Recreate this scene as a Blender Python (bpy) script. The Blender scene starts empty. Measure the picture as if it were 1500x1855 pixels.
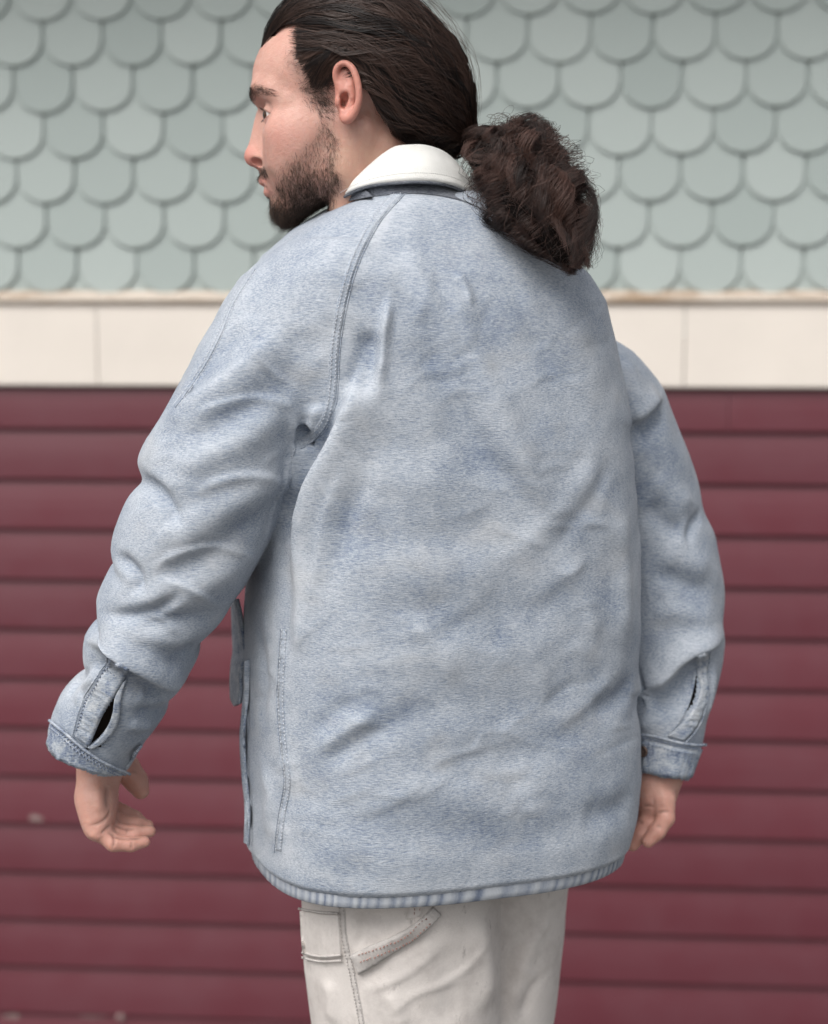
import bpy, math, time
import numpy as np
from mathutils import Vector
from mathutils.bvhtree import BVHTree
T0 = time.time()
FINE = True
rng = np.random.default_rng(11)
SC = bpy.context.scene
COL = SC.collection
R = math.radians

# ------------------------------------------------------------------ camera, sky, sun, exposure
FPX, CX, CY = 3096.0, 750.0, 927.5          # focal length and centre in photograph pixels (1500 x 1855)
PITCH, CAMY, CAMZ = R(6.94), -1.8, 1.64
cam = bpy.data.cameras.new('camera'); camo = bpy.data.objects.new('camera', cam); COL.objects.link(camo)
camo.location = (0, CAMY, CAMZ); camo.rotation_euler = (R(90) - PITCH, 0, 0)
cam.sensor_fit = 'VERTICAL'; cam.sensor_height = 36.0; cam.lens = FPX / 1855 * 36
cam.clip_start = 0.05; cam.clip_end = 200
cam.dof.use_dof = True; cam.dof.focus_distance = 1.665; cam.dof.aperture_fstop = 3.4
SC.camera = camo

world = bpy.data.worlds.new('World'); SC.world = world; world.use_nodes = True
wn = world.node_tree; bg = wn.nodes['Background']
sky = wn.nodes.new('ShaderNodeTexSky'); sky.sky_type = 'NISHITA'; sky.sun_disc = False
SUN_EL, SUN_AZ = R(52), R(-148)             # high, behind the camera's left shoulder
sky.sun_elevation = SUN_EL; sky.sun_rotation = SUN_AZ; sky.dust_density = 6.0; sky.air_density = 1.0; sky.ozone_density = 1.0
hs = wn.nodes.new('ShaderNodeHueSaturation'); hs.inputs['Saturation'].default_value = 0.22    # overcast: the blue is veiled
wn.links.new(sky.outputs[0], hs.inputs['Color']); wn.links.new(hs.outputs[0], bg.inputs['Color'])
bg.inputs['Strength'].default_value = 0.12
sl = bpy.data.lights.new('sun', 'SUN'); sl.energy = 1.2; sl.angle = R(45); sl.color = (1.0, 0.97, 0.93)
so = bpy.data.objects.new('sun', sl); COL.objects.link(so)
so.location = (-3, -5, 6)
sd = Vector((math.sin(SUN_AZ) * math.cos(SUN_EL), math.cos(SUN_AZ) * math.cos(SUN_EL), math.sin(SUN_EL)))
so.rotation_euler = sd.to_track_quat('Z', 'Y').to_euler()
vs = SC.view_settings; vs.view_transform = 'Standard'; vs.look = 'None'; vs.exposure = 0.46; vs.gamma = 1.0; vs.use_curve_mapping = False
SC.cycles.use_denoising = True

# ------------------------------------------------------------------ helpers: space
CAM = np.array([0, CAMY, CAMZ]); FW = np.array([0, math.cos(PITCH), -math.sin(PITCH)]); UPV = np.array([0, math.sin(PITCH), math.cos(PITCH)])
def ray(px, py):
    d = FW + (px - CX) / FPX * np.array([1.0, 0, 0]) - (py - CY) / FPX * UPV
    return d / np.linalg.norm(d)
def P(px, py, y=0.0):
    d = ray(px, py); return CAM + d * ((y - CAMY) / d[1])
def zof(py, y=0.0): return P(CX, py, y)[2]
def proj(p):
    q = np.asarray(p) - CAM; w = q @ FW
    return CX + FPX * q[..., 0] / w, CY - FPX * (q @ UPV) / w

# ------------------------------------------------------------------ helpers: objects
def tag(o, label=None, cat=None, group=None, kind=None):
    if label: o['label'] = label
    if cat: o['category'] = cat
    if group: o['group'] = group
    if kind: o['kind'] = kind
    return o
def empty(name, loc=(0, 0, 0)):
    o = bpy.data.objects.new(name, None); o.location = loc; COL.objects.link(o); o.empty_display_size = 0.1; return o
def mesh_np(name, V, F, smooth=True):
    V = np.asarray(V, np.float32); F = np.asarray(F, np.int32); k = F.shape[1]
    me = bpy.data.meshes.new(name); me.vertices.add(len(V)); me.vertices.foreach_set('co', V.ravel())
    me.loops.add(F.size); me.loops.foreach_set('vertex_index', F.ravel())
    me.polygons.add(len(F)); me.polygons.foreach_set('loop_start', np.arange(0, F.size, k, dtype=np.int32))
    me.polygons.foreach_set('use_smooth', np.full(len(F), smooth)); me.update(calc_edges=True); return me
def obj(name, me, mat, parent=None, V=None):
    o = bpy.data.objects.new(name, me); COL.objects.link(o)
    if mat is not None and not me.materials: me.materials.append(mat)
    if parent is not None:
        o.parent = parent; o.matrix_parent_inverse = parent.matrix_world.inverted()
    return o
def attr(me, name, vals):
    vals = np.asarray(vals, np.float32)
    if vals.ndim == 1:
        a = me.attributes.new(name, 'FLOAT', 'POINT'); a.data.foreach_set('value', vals)
    else:
        a = me.attributes.new(name, 'FLOAT_COLOR', 'POINT')
        a.data.foreach_set('color', np.c_[vals, np.ones(len(vals))].astype(np.float32).ravel())
def vnormals(V, F):
    fn = np.cross(V[F[:, 2]] - V[F[:, 0]], V[F[:, -1]] - V[F[:, 1]])
    n = np.zeros_like(V)
    for k in range(F.shape[1]):
        for c in range(3): n[:, c] += np.bincount(F[:, k], fn[:, c], len(V))
    return n / (np.linalg.norm(n, axis=1, keepdims=True) + 1e-12)
def bvh_of(V, F): return BVHTree.FromPolygons([tuple(v) for v in V.tolist()], F.tolist())
def grid_faces(nr, nc, closed=False):
    i = np.arange(nr - 1)[:, None]; m = nc if closed else nc - 1; j = np.arange(m)[None]
    a = i * nc + j; b = i * nc + (j + 1) % nc
    return np.stack([a, b, b + nc, a + nc], -1).reshape(-1, 4)
class Geo:                                    # gathers pieces of ONE part
    def __init__(s): s.V = []; s.F = []; s.n = 0
    def add(s, V, F):
        s.V.append(np.asarray(V, float).reshape(-1, 3)); s.F.append(np.asarray(F) + s.n); s.n += len(s.V[-1])
    def out(s): return np.concatenate(s.V), np.concatenate(s.F)
    def build(s, name, mat, parent=None, smooth=True):
        V, F = s.out(); return obj(name, mesh_np(name, V, F, smooth), mat, parent)

# ------------------------------------------------------------------ helpers: noise, splines, fields
def _h(i, j, k, s):
    n = (i * 374761393 + j * 668265263 + k * 2147483647 + s * 974634777) & 0xffffffff
    n = ((n ^ (n >> 13)) * 1274126177) & 0xffffffff
    return ((n ^ (n >> 16)) & 0xffff) / 32767.5 - 1.0
def vnoise(p, seed=0):
    p = np.asarray(p, float); i = np.floor(p).astype(np.int64); f = p - i; f = f * f * f * (f * (f * 6 - 15) + 10)
    r = 0
    for a in (0, 1):
        for b in (0, 1):
            for c in (0, 1):
                w = (f[:, 0] if a else 1 - f[:, 0]) * (f[:, 1] if b else 1 - f[:, 1]) * (f[:, 2] if c else 1 - f[:, 2])
                r = r + w * _h(i[:, 0] + a, i[:, 1] + b, i[:, 2] + c, seed)
    return r
def fbm(p, o=3, seed=0):
    r = 0; a = 1
    for k in range(o): r = r + a * vnoise(p * 2 ** k, seed + k); a *= 0.5
    return r
def spline(pts, n):
    p = np.asarray(pts, float)
    if len(p) == 2: return p[0] + np.linspace(0, 1, n)[:, None] * (p[1] - p[0])
    t = np.r_[0, np.cumsum(np.linalg.norm(np.diff(p, axis=0), axis=1) ** 0.5)]
    q = np.vstack([2 * p[0] - p[1], p, 2 * p[-1] - p[-2]]); tq = np.r_[t[0] - (t[1] - t[0]), t, t[-1] + (t[-1] - t[-2])]
    u = np.linspace(0, t[-1], n * 4); k = np.clip(np.searchsorted(t, u, side='right') - 1, 0, len(p) - 2) + 1
    t0, t1, t2, t3 = (tq[k + d][:, None] for d in (-1, 0, 1, 2)); p0, p1, p2, p3 = (q[k + d] for d in (-1, 0, 1, 2)); u = u[:, None]
    a1 = (t1 - u) / (t1 - t0) * p0 + (u - t0) / (t1 - t0) * p1; a2 = (t2 - u) / (t2 - t1) * p1 + (u - t1) / (t2 - t1) * p2; a3 = (t3 - u) / (t3 - t2) * p2 + (u - t2) / (t3 - t2) * p3
    b1 = (t2 - u) / (t2 - t0) * a1 + (u - t0) / (t2 - t0) * a2; b2 = (t3 - u) / (t3 - t1) * a2 + (u - t1) / (t3 - t1) * a3
    c = (t2 - u) / (t2 - t1) * b1 + (u - t1) / (t2 - t1) * b2
    s = np.r_[0, np.cumsum(np.linalg.norm(np.diff(c, axis=0), axis=1))]; v = np.linspace(0, s[-1], n)
    return np.stack([np.interp(v, s, c[:, d]) for d in range(c.shape[1])], 1)
def smin(a, b, k):
    h = np.maximum(k - np.abs(a - b), 0) / k; return np.minimum(a, b) - h * h * k * 0.25
def smax(a, b, k): return -smin(-a, -b, k)
def ell(p, c, r, ax=None):
    q = p - np.asarray(c)
    if ax is not None: q = q @ np.asarray(ax).T
    q = q / np.asarray(r); k = np.linalg.norm(q, axis=1) + 1e-9; g = np.linalg.norm(q / np.asarray(r), axis=1) + 1e-9
    return k * (k - 1) / g
def cone(p, a, b, ra, rb):
    a = np.asarray(a, float); b = np.asarray(b, float); ab = b - a
    t = np.clip((p - a) @ ab / (ab @ ab), 0, 1); return np.linalg.norm(p - a - t[:, None] * ab, axis=1) - (ra + (rb - ra) * t)
def chain(p, pts, rs, k):
    d = None
    for i in range(len(pts) - 1):
        e = cone(p, pts[i], pts[i + 1], rs[i], rs[i + 1]); d = e if d is None else smin(d, e, k)
    return d
def rot2(a): return np.array([[math.cos(a), 0, math.sin(a)], [0, 1, 0], [-math.sin(a), 0, math.cos(a)]])
def surfnets(f, lo, hi, h, blk=8, safety=2.0):
    lo = np.asarray(lo, float); hi = np.asarray(hi, float); nb = np.ceil((hi - lo) / h / blk).astype(int); n = nb * blk
    g = np.stack(np.meshgrid(*[np.arange(m) for m in nb], indexing='ij'), -1).reshape(-1, 3)
    d = np.concatenate([f(c) for c in np.array_split(lo + (g + 0.5) * blk * h, max(1, len(g) // 200000 + 1))])
    act = g[np.abs(d) < blk * h * 0.87 * safety]
    Vv = np.where(d < 0, -1.0, 1.0).astype(np.float32).reshape(nb)
    for ax in range(3): Vv = np.repeat(Vv, blk, axis=ax)
    Vv = np.pad(Vv, ((0, 1),) * 3, mode='edge'); M = np.zeros(n + 1, bool)
    for a, b, c in act * blk: M[a:a + blk + 1, b:b + blk + 1, c:c + blk + 1] = True
    idx = np.argwhere(M); val = np.concatenate([f(lo + q * h) for q in np.array_split(idx, max(1, len(idx) // 300000 + 1))])
    Vv[M] = val; S = Vv < 0
    cnt = np.zeros(n, np.uint8)
    for a in (0, 1):
        for b in (0, 1):
            for c in (0, 1): cnt += S[a:n[0] + a, b:n[1] + b, c:n[2] + c]
    cells = np.argwhere((cnt > 0) & (cnt < 8)); ids = (cells[:, 0] * n[1] + cells[:, 1]) * n[2] + cells[:, 2]
    co = [(a, b, c) for a in (0, 1) for b in (0, 1) for c in (0, 1)]
    cv = np.stack([Vv[cells[:, 0] + a, cells[:, 1] + b, cells[:, 2] + c] for a, b, c in co], 1)
    acc = np.zeros((len(cells), 3)); w = np.zeros(len(cells))
    for i in range(8):
        for j in range(i + 1, 8):
            if sum(abs(x - y) for x, y in zip(co[i], co[j])) != 1: continue
            m = (cv[:, i] < 0) != (cv[:, j] < 0); t = cv[m, i] / (cv[m, i] - cv[m, j])
            acc[m] += np.array(co[i]) + t[:, None] * (np.array(co[j]) - np.array(co[i])); w[m] += 1
    V = lo + (cells + acc / w[:, None]) * h; Q = []
    for ax in range(3):
        sa = [slice(None)] * 3; sb = [slice(None)] * 3; sa[ax] = slice(0, -1); sb[ax] = slice(1, None)
        A = S[tuple(sa)]; E = np.argwhere(A != S[tuple(sb)]); b, c = (ax + 1) % 3, (ax + 2) % 3
        E = E[(E[:, b] > 0) & (E[:, c] > 0) & (E[:, b] < n[b]) & (E[:, c] < n[c])]
        q = []
        for db, dc in ((-1, -1), (0, -1), (0, 0), (-1, 0)):
            e = E.copy(); e[:, b] += db; e[:, c] += dc; q.append(np.searchsorted(ids, (e[:, 0] * n[1] + e[:, 1]) * n[2] + e[:, 2]))
        q = np.stack(q, 1); fl = ~A[E[:, 0], E[:, 1], E[:, 2]]; q[fl] = q[fl][:, ::-1]; Q.append(q)
    return V, np.concatenate(Q)
def relax(V, F, it=2, lam=0.5):
    e = np.concatenate([F[:, [0, 1]], F[:, [1, 2]], F[:, [2, 3]], F[:, [3, 0]]]); e = np.concatenate([e, e[:, ::-1]])
    deg = np.bincount(e[:, 0], minlength=len(V))
    for _ in range(it):
        m = np.stack([np.bincount(e[:, 0], V[e[:, 1], c], len(V)) for c in range(3)], 1) / np.maximum(deg, 1)[:, None]
        V = V + lam * (m - V)
    return V
def compact(V, F, *A):
    u, inv = np.unique(F, return_inverse=True); return (V[u], inv.reshape(F.shape)) + tuple(a[u] for a in A)

# ------------------------------------------------------------------ helpers: materials
class NT:
    def __init__(s, name):
        s.m = bpy.data.materials.new(name); s.m.use_nodes = True; s.t = s.m.node_tree; s.b = s.t.nodes['Principled BSDF']
    def n(s, typ, **kw):
        x = s.t.nodes.new('ShaderNode' + typ)
        for k, v in kw.items():
            if k.startswith('i_'):
                key = k[2:]; x.inputs[int(key) if key.isdigit() else key.replace('_', ' ')].default_value = v
            else: setattr(x, k, v)
        return x
    def l(s, a, b): s.t.links.new(a, b)
    def coord(s): return s.n('TexCoord').outputs['Object']
    def mapped(s, rot=(0, 0, 0), sc=(1, 1, 1)):
        m = s.n('Mapping'); m.inputs['Rotation'].default_value = rot; m.inputs['Scale'].default_value = sc; s.l(s.coord(), m.inputs['Vector']); return m.outputs[0]
    def noise(s, scale, detail=3, rough=0.5, vec=None):
        x = s.n('TexNoise'); x.inputs['Scale'].default_value = scale; x.inputs['Detail'].default_value = detail; x.inputs['Roughness'].default_value = rough
        s.l(vec if vec is not None else s.coord(), x.inputs['Vector']); return x.outputs['Fac']
    def ramp(s, fac, stops):
        r = s.n('ValToRGB'); e = r.color_ramp.elements
        while len(e) < len(stops): e.new(0.5)
        for k, (p, c) in enumerate(stops): e[k].position = p; e[k].color = (*c, 1) if len(c) == 3 else c
        s.l(fac, r.inputs[0]); return r.outputs[0]
    def math(s, op, a, b=0.5, c=None):
        x = s.n('Math'); x.operation = op
        for k, v in enumerate((a, b) if c is None else (a, b, c)):
            if isinstance(v, (int, float)): x.inputs[k].default_value = v
            else: s.l(v, x.inputs[k])
        return x.outputs[0]
    def mix(s, fac, a, b, typ='MIX'):
        x = s.n('Mix'); x.data_type = 'RGBA'; x.blend_type = typ
        for k, v in ((0, fac), (6, a), (7, b)):
            if isinstance(v, (int, float)): x.inputs[k].default_value = v
            elif isinstance(v, tuple): x.inputs[k].default_value = (*v, 1)
            else: s.l(v, x.inputs[k])
        return x.outputs[2]
    def attr(s, name, vec=False):
        a = s.n('Attribute'); a.attribute_name = name; return a.outputs['Color' if vec else 'Fac']
    def bump(s, h, strength=0.5, dist=0.001, nrm=None):
        b = s.n('Bump'); b.inputs['Strength'].default_value = strength; b.inputs['Distance'].default_value = dist; s.l(h, b.inputs['Height'])
        if nrm is not None: s.l(nrm, b.inputs['Normal'])
        return b.outputs[0]
    def done(s, col=None, rough=0.6, nrm=None, **kw):
        if col is not None:
            if isinstance(col, tuple): s.b.inputs['Base Color'].default_value = (*col, 1)
            else: s.l(col, s.b.inputs['Base Color'])
        if isinstance(rough, (int, float)): s.b.inputs['Roughness'].default_value = rough
        else: s.l(rough, s.b.inputs['Roughness'])
        if nrm is not None: s.l(nrm, s.b.inputs['Normal'])
        for k, v in kw.items(): s.b.inputs[k.replace('_', ' ')].default_value = v
        return s.m

def m_denim(name, light=(0.470, 0.502, 0.548), mid=(0.300, 0.341, 0.402), dark=(0.145, 0.187, 0.272), seam=0.0, edge=False):
    n = NT(name)
    if edge: dark = (0.085, 0.12, 0.205)
    big = n.noise(7, 4, 0.6, n.mapped((0, 0, 0), (1, 1, 1.7))); blot = n.noise(27, 6, 0.72); fine = n.noise(480, 3, 0.7)
    tw = n.noise(1.0, 2, 0.6, n.mapped((0, R(-52), 0), (150, 450, 1050)))
    f = n.math('ADD', n.math('MULTIPLY', n.math('SUBTRACT', big, 0.5), 0.70), 0.58)
    f = n.math('ADD', f, n.math('MULTIPLY', n.math('SUBTRACT', blot, 0.5), 0.55))
    f = n.math('ADD', f, n.math('MULTIPLY', n.math('SUBTRACT', fine, 0.5), 0.58))
    f = n.math('ADD', f, n.math('MULTIPLY', n.math('SUBTRACT', tw, 0.5), 0.95))
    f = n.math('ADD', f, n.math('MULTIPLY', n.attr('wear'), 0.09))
    f = n.math('SUBTRACT', f, seam)
    if edge: f = n.math('ADD', f, n.math('MULTIPLY', n.math('SUBTRACT', n.noise(75, 4, .6), 0.5), 1.1))
    c = n.ramp(f, [(0.22, dark), (0.52, mid), (0.84, light)])
    stain = n.noise(16, 2, 0.5, n.mapped((0, 0, 0), (1, 1, 1.6)))
    c = n.mix(n.math('MULTIPLY', n.ramp(stain, [(0.56, (0, 0, 0)), (0.74, (1, 1, 1))]), 0.20), c, (0.45, 0.43, 0.40))
    h = n.math('ADD', fine, n.math('MULTIPLY', tw, 1.2))
    return n.done(c, 0.88, n.bump(h, 0.6, 0.0008), Specular_IOR_Level=0.2, Sheen_Weight=0.15, Sheen_Roughness=0.5)
DENIM = m_denim('denim')
DENIM_SEAM = m_denim('denim_seam', seam=0.05, edge=True)
DENIM_EDGE = m_denim('denim_edge', light=(0.52, 0.545, 0.57), edge=True)

# ------------------------------------------------------------------ the setting: ground and house wall
BETA = R(4.1); W0 = np.array([0, 1.8, 0.0]); WS = np.array([math.cos(BETA), -math.sin(BETA), 0]); WN = np.array([-math.sin(BETA), -math.cos(BETA), 0]); WZ = np.array([0, 0, 1.0])
def wpix(px, py):                                  # photograph pixel -> (along, height) on the wall
    d = ray(px, py); t = ((W0 - CAM) @ WN) / (d @ WN); q = CAM + d * t - W0; return q @ WS, q[2]
def wpt(s, z, o=0.0): return W0 + s * WS + z * WZ + o * WN
SMIN, SMAX = -2.3, 2.3

n = NT('pavement'); c = n.ramp(n.noise(60, 6, 0.7), [(0.3, (0.085, 0.083, 0.08)), (0.7, (0.15, 0.147, 0.14))])
PAVE = n.done(c, 0.9, n.bump(n.noise(200, 4), 0.4, 0.002))
g = mesh_np('ground', [(-60, -60, 0), (60, -60, 0), (60, 60, 0), (-60, 60, 0)], [(0, 1, 2, 3)]); ground = tag(obj('ground', g, PAVE), kind='structure')

n = NT('burgundy_paint'); oi = n.n('ObjectInfo').outputs['Random']
grain = n.noise(1, 4, 0.6, n.mapped((0, 0, 0), (3, 3, 90)))
c = n.mix(oi, (0.126, 0.0275, 0.039), (0.108, 0.0245, 0.035))
blot = n.noise(9, 4, 0.6)
c = n.mix(n.math('MULTIPLY', n.ramp(blot, [(0.4, (0, 0, 0)), (0.75, (1, 1, 1))]), 0.30), c, (0.130, 0.046, 0.060))
BURG = n.done(c, n.ramp(blot, [(0.3, (0.36,) * 3), (0.7, (0.52,) * 3)]), n.bump(grain, 0.25, 0.0015), Specular_IOR_Level=0.5)

n = NT('cream_paint'); c = n.mix(n.ramp(n.noise(5, 4, 0.6), [(0.35, (0, 0, 0)), (0.75, (1, 1, 1))]), (0.79, 0.725, 0.655), (0.73, 0.67, 0.605))
CREAM = n.done(c, 0.5, n.bump(n.noise(1, 3, 0.6, n.mapped((0, 0, 0), (4, 4, 70))), 0.15, 0.001))
n = NT('weathered_cream_paint'); v = n.mapped((0, 0, 0), (6, 6, 60))
c = n.mix(n.ramp(n.noise(1, 5, 0.7, v), [(0.45, (0, 0, 0)), (0.62, (1, 1, 1))]), (0.66, 0.58, 0.50), (0.40, 0.29, 0.20))
CREAM_OLD = n.done(c, 0.7)
n = NT('sage_paint'); oi = n.n('ObjectInfo').outputs['Random']
c = n.mix(oi, (0.345, 0.398, 0.382), (0.415, 0.468, 0.450)); mo = n.ramp(n.noise(14, 4, 0.65), [(0.60, (0, 0, 0)), (0.78, (1, 1, 1))])
c = n.mix(n.math('MULTIPLY', mo, 0.22), c, (0.20, 0.27, 0.20))
SAGE = n.done(c, 0.62, n.bump(n.noise(1, 4, 0.6, n.mapped((0, 0, 0), (70, 70, 5))), 0.2, 0.001))
n = NT('house_sheathing'); DARKWALL = n.done((0.05, 0.055, 0.05), 0.9)

house = tag(empty('house', tuple(W0)), 'clapboard house with burgundy siding, cream band and sage fish-scale shingles', 'house')
bpy.context.view_layer.update()
def wprism(name, prof, s0, s1, mat, parent, bev=0.0):       # profile [(out, height)...] swept along the wall
    k = len(prof); V = [wpt(s, z, o) for s in (s0, s1) for o, z in prof]
    me = bpy.data.meshes.new(name); F = [(i, (i + 1) % k, k + (i + 1) % k, k + i) for i in range(k)] + [tuple(range(k))[::-1], tuple(range(k, 2 * k))]
    me.from_pydata([tuple(v) for v in V], [], F); me.update()
    for p in me.polygons[:k]: p.use_smooth = False
    return obj(name, me, mat, parent)
z_top = wpix(750, 527)[1]; z_cap = wpix(750, 547)[1]; z_b0 = wpix(750, 700)[1]
wprism('sheathing', [(-0.10, 0), (-0.004, 0), (-0.004, 4.2), (-0.10, 4.2)], SMIN, SMAX, DARKWALL, house)
# cream band in lengths butted end to end, with its drip cap
joints = [SMIN, wpix(182, 620)[0], wpix(1238, 620)[0], SMAX]
for a, b in zip(joints[:-1], joints[1:]):
    wprism('trim_board', [(-0.003, z_b0), (0.026, z_b0), (0.029, z_b0 + 0.004), (0.029, z_cap), (-0.003, z_cap)], a + 0.0012, b - 0.0012, CREAM, house)
wprism('drip_cap', [(0.0, z_cap + 0.001), (0.036, z_cap - 0.004), (0.041, z_cap + 0.004), (0.040, z_cap + 0.012), (0.012, z_top + 0.004), (0.0, z_top + 0.004)], SMIN, SMAX, CREAM_OLD, house)
# clapboards: rounded lower lip, each board laps the one below
zl0, zl1 = wpix(750, 780)[1], wpix(750, 1766)[1]; pitch = (zl0 - zl1) / 11
def board_profile(zb):
    h = pitch + 0.02; pr = []
    for t in np.linspace(0, 1, 7): pr.append((0.0175 - 0.0140 * t + 0.0028 * math.sin(math.pi * min(1, t * 1.15)), zb + 0.006 + (h - 0.006) * t))
    return [(0.002, zb + 0.0005), (0.0135, zb), (0.0165, zb + 0.0022)] + pr + [(0.0, zb + h)]
k = 0
while True:
    zb = zl0 - k * pitch
    if zb < -0.06: break
    j = [SMIN, SMAX]
    if k == 0: j = [SMIN, wpix(1318, 740)[0], SMAX]
    elif k % 3 == 1: j = [SMIN, float(rng.uniform(-1.6, -0.95)), SMAX]
    for a, b in zip(j[:-1], j[1:]): 
        o = wprism('clapboard', [(x, min(z, z_b0 - 0.001)) for x, z in board_profile(zb + rng.uniform(-.0006, .0006))], a + 0.0006, b - 0.0006, BURG, house)
    k += 1
wprism('plinth', [(0, 0), (0.012, 0), (0.012, 0.03), (0, 0.03)], SMIN, SMAX, DARKWALL, house)
n = NT('bare_primer'); CHIP = n.done((0.25, 0.185, 0.175), 0.85)
for px, py, rw, rh in ((70, 1477, .016, .006), (22, 1838, .02, .005), (168, 1838, .026, .005), (222, 1836, .008, .006)):
    s_, z_ = wpix(px, py); tt = np.linspace(0, 2 * math.pi, 14, endpoint=False); rr = 1 + .35 * rng.normal(size=14).clip(-1, 1)
    bs = (z_ - zl0) / pitch; bs = (bs - math.floor(bs)) ; t_ = bs * pitch / (pitch + .02); oo = 0.0175 - 0.0140 * t_ + 0.0028 * math.sin(math.pi * min(1, t_ * 1.15))
    V = [wpt(s_ + rw * a_ * math.cos(q_), z_ + rh * a_ * math.sin(q_), oo + .0012) for a_, q_ in zip(rr, tt)] + [wpt(s_ + 1.15 * rw * a_ * math.cos(q_), z_ + 1.15 * rh * a_ * math.sin(q_), oo - .003) for a_, q_ in zip(rr, tt)]
    me = bpy.data.meshes.new('paint_chip'); me.from_pydata([tuple(v) for v in V], [], [tuple(range(14))] + [(i, i + 14, (i + 1) % 14 + 14, (i + 1) % 14) for i in range(14)]); obj('paint_chip', me, CHIP, house)
# fish-scale shingles
x0, zt = wpix(81, 36); x1, _ = wpix(1490, 31); sw = (wpix(1295, 30)[0] - x0) / 11.0
zr = [wpix(750, y)[1] for y in (33, 449)]; rp = (zr[0] - zr[1]) / 5
def shingle_mesh(w, h, t):
    a = np.linspace(math.pi, 2 * math.pi, 15); r = w / 2
    out = [(-r, h)] + [(r * math.cos(q), 0.86 * r * (1 + math.sin(q))) for q in a] + [(r, h)]
    V = []; k = len(out)
    tilt = lambda z: 0.017 - 0.0165 * z / h
    for (x, z) in out: V.append((x, z, tilt(z) + t))
    for (x, z) in out: V.append((x * 0.985, z + 0.0008, tilt(z)))
    for (x, z) in out: V.append((x * 0.965, z + 0.002 * (z < h - 1e-6), tilt(z) + t + 0.0012))
    F = [tuple(range(2 * k, 3 * k)), tuple(range(k, 2 * k))[::-1]]
    F += [(k + i, k + (i + 1) % k, (i + 1) % k, i) for i in range(k)] + [(i, (i + 1) % k, 2 * k + (i + 1) % k, 2 * k + i) for i in range(k)]
    me = bpy.data.meshes.new('shingle'); me.from_pydata([tuple(x * WS + z * WZ + o * WN) for x, z, o in V], [], F); me.update(); me.materials.append(SAGE); return me
sh_meshes = [shingle_mesh(sw * q, rp * 2.05, 0.0085) for q in (0.958, 0.968, 0.948)]
spots = []
for r in range(-4, 8):
    z = zr[0] - r * rp; n0 = int((SMIN - x0) / sw) - 1
    for c in range(n0, n0 + 60):
        s = x0 + (c + 0.5 * (r % 2)) * sw
        if SMIN + 0.05 < s < SMAX - 0.05: spots.append((s + rng.uniform(-.0015, .0015), z + rng.uniform(-.0022, .0022), int(rng.integers(3))))
spots.sort(key=lambda q: abs(q[0]) + 0.9 * abs(q[1] - zr[1] - .2)); rest = Geo()
for i, (s, z, k) in enumerate(spots):
    if i < 298:
        o = bpy.data.objects.new('shingle', sh_meshes[k]); COL.objects.link(o); o.parent = house; o.location = tuple(wpt(s, z) - W0); o.rotation_euler = (0, float(rng.normal(0, .007)), 0)
    else:
        me = sh_meshes[k]; V = np.array([v.co for v in me.vertices]) + wpt(s, z); t3 = [(p.vertices[0], p.vertices[j], p.vertices[j + 1]) for p in me.polygons for j in range(1, len(p.vertices) - 1)]; rest.add(V, t3)
tag(rest.build('outer_shingles', SAGE, house, False), kind='stuff')
# roof overhang that keeps the upper rows in shade
wprism('soffit', [(-0.1, 2.86), (0.53, 2.86), (0.53, 2.90), (-0.1, 2.90)], SMIN, SMAX, CREAM, house)
wprism('fascia_board', [(0.532, 2.80), (0.555, 2.80), (0.555, 2.96), (0.532, 2.96)], SMIN, SMAX, CREAM, house)

# ------------------------------------------------------------------ person: root
person = tag(empty('person', (0, 0, 0)), 'bearded person seen from behind in washed denim jacket, dark hair in curly ponytail', 'person')

# ------------------------------------------------------------------ jacket shell: field
YAW = R(20); cY, sY = math.cos(YAW), math.sin(YAW)
TORSO = np.array([  # py, left px, right px, half depth, y offset
    (300, 715, 800, .045, .010), (335, 675, 836, .062, .006), (360, 625, 875, .082, .002), (385, 575, 915, .098, .0), (420, 520, 965, .113, .0), (460, 478, 1020, .125, .0),
    (500, 462, 1066, .135, .0), (545, 455, 1096, .143, .0), (600, 452, 1110, .150, 0), (700, 455, 1130, .155, 0), (800, 462, 1143, .157, 0),
    (900, 462, 1150, .158, 0), (1000, 452, 1155, .159, 0), (1100, 442, 1157, .160, 0), (1200, 440, 1154, .160, 0), (1300, 441, 1157, .161, 0),
    (1400, 444, 1160, .162, 0), (1470, 446, 1153, .162, 0), (1540, 450, 1134, .160, 0), (1600, 456, 1112, .155, 0), (1700, 460, 1100, .152, 0)])
tz = np.array([zof(r[0]) for r in TORSO])[::-1]
tl = np.array([P(r[1], r[0])[0] for r in TORSO])[::-1]; tr = np.array([P(r[2], r[0])[0] for r in TORSO])[::-1]
tb = TORSO[::-1, 3]; ty = TORSO[::-1, 4]; tcx = (tl + tr) / 2; thw = (tr - tl) / 2
ta = np.sqrt(np.maximum((thw ** 2 - (tb * sY) ** 2) / cY ** 2, 0.02 ** 2)) * 0.955
def torso_f(p):
    z = p[:, 2]; cx = np.interp(z, tz, tcx); a = np.interp(z, tz, ta); b = np.interp(z, tz, tb); yo = np.interp(z, tz, ty)
    x = p[:, 0] - cx; y = p[:, 1] - yo; u = np.abs(x * cY + y * sY) / a; v = np.abs(-x * sY + y * cY) / b; m = 2.8
    f = (u ** m + v ** m + 1e-9) ** (1 / m); return (f - 1) * np.minimum(a, b) * 0.95
def edges(pts, n=240):
    return spline(pts, n)
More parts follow.
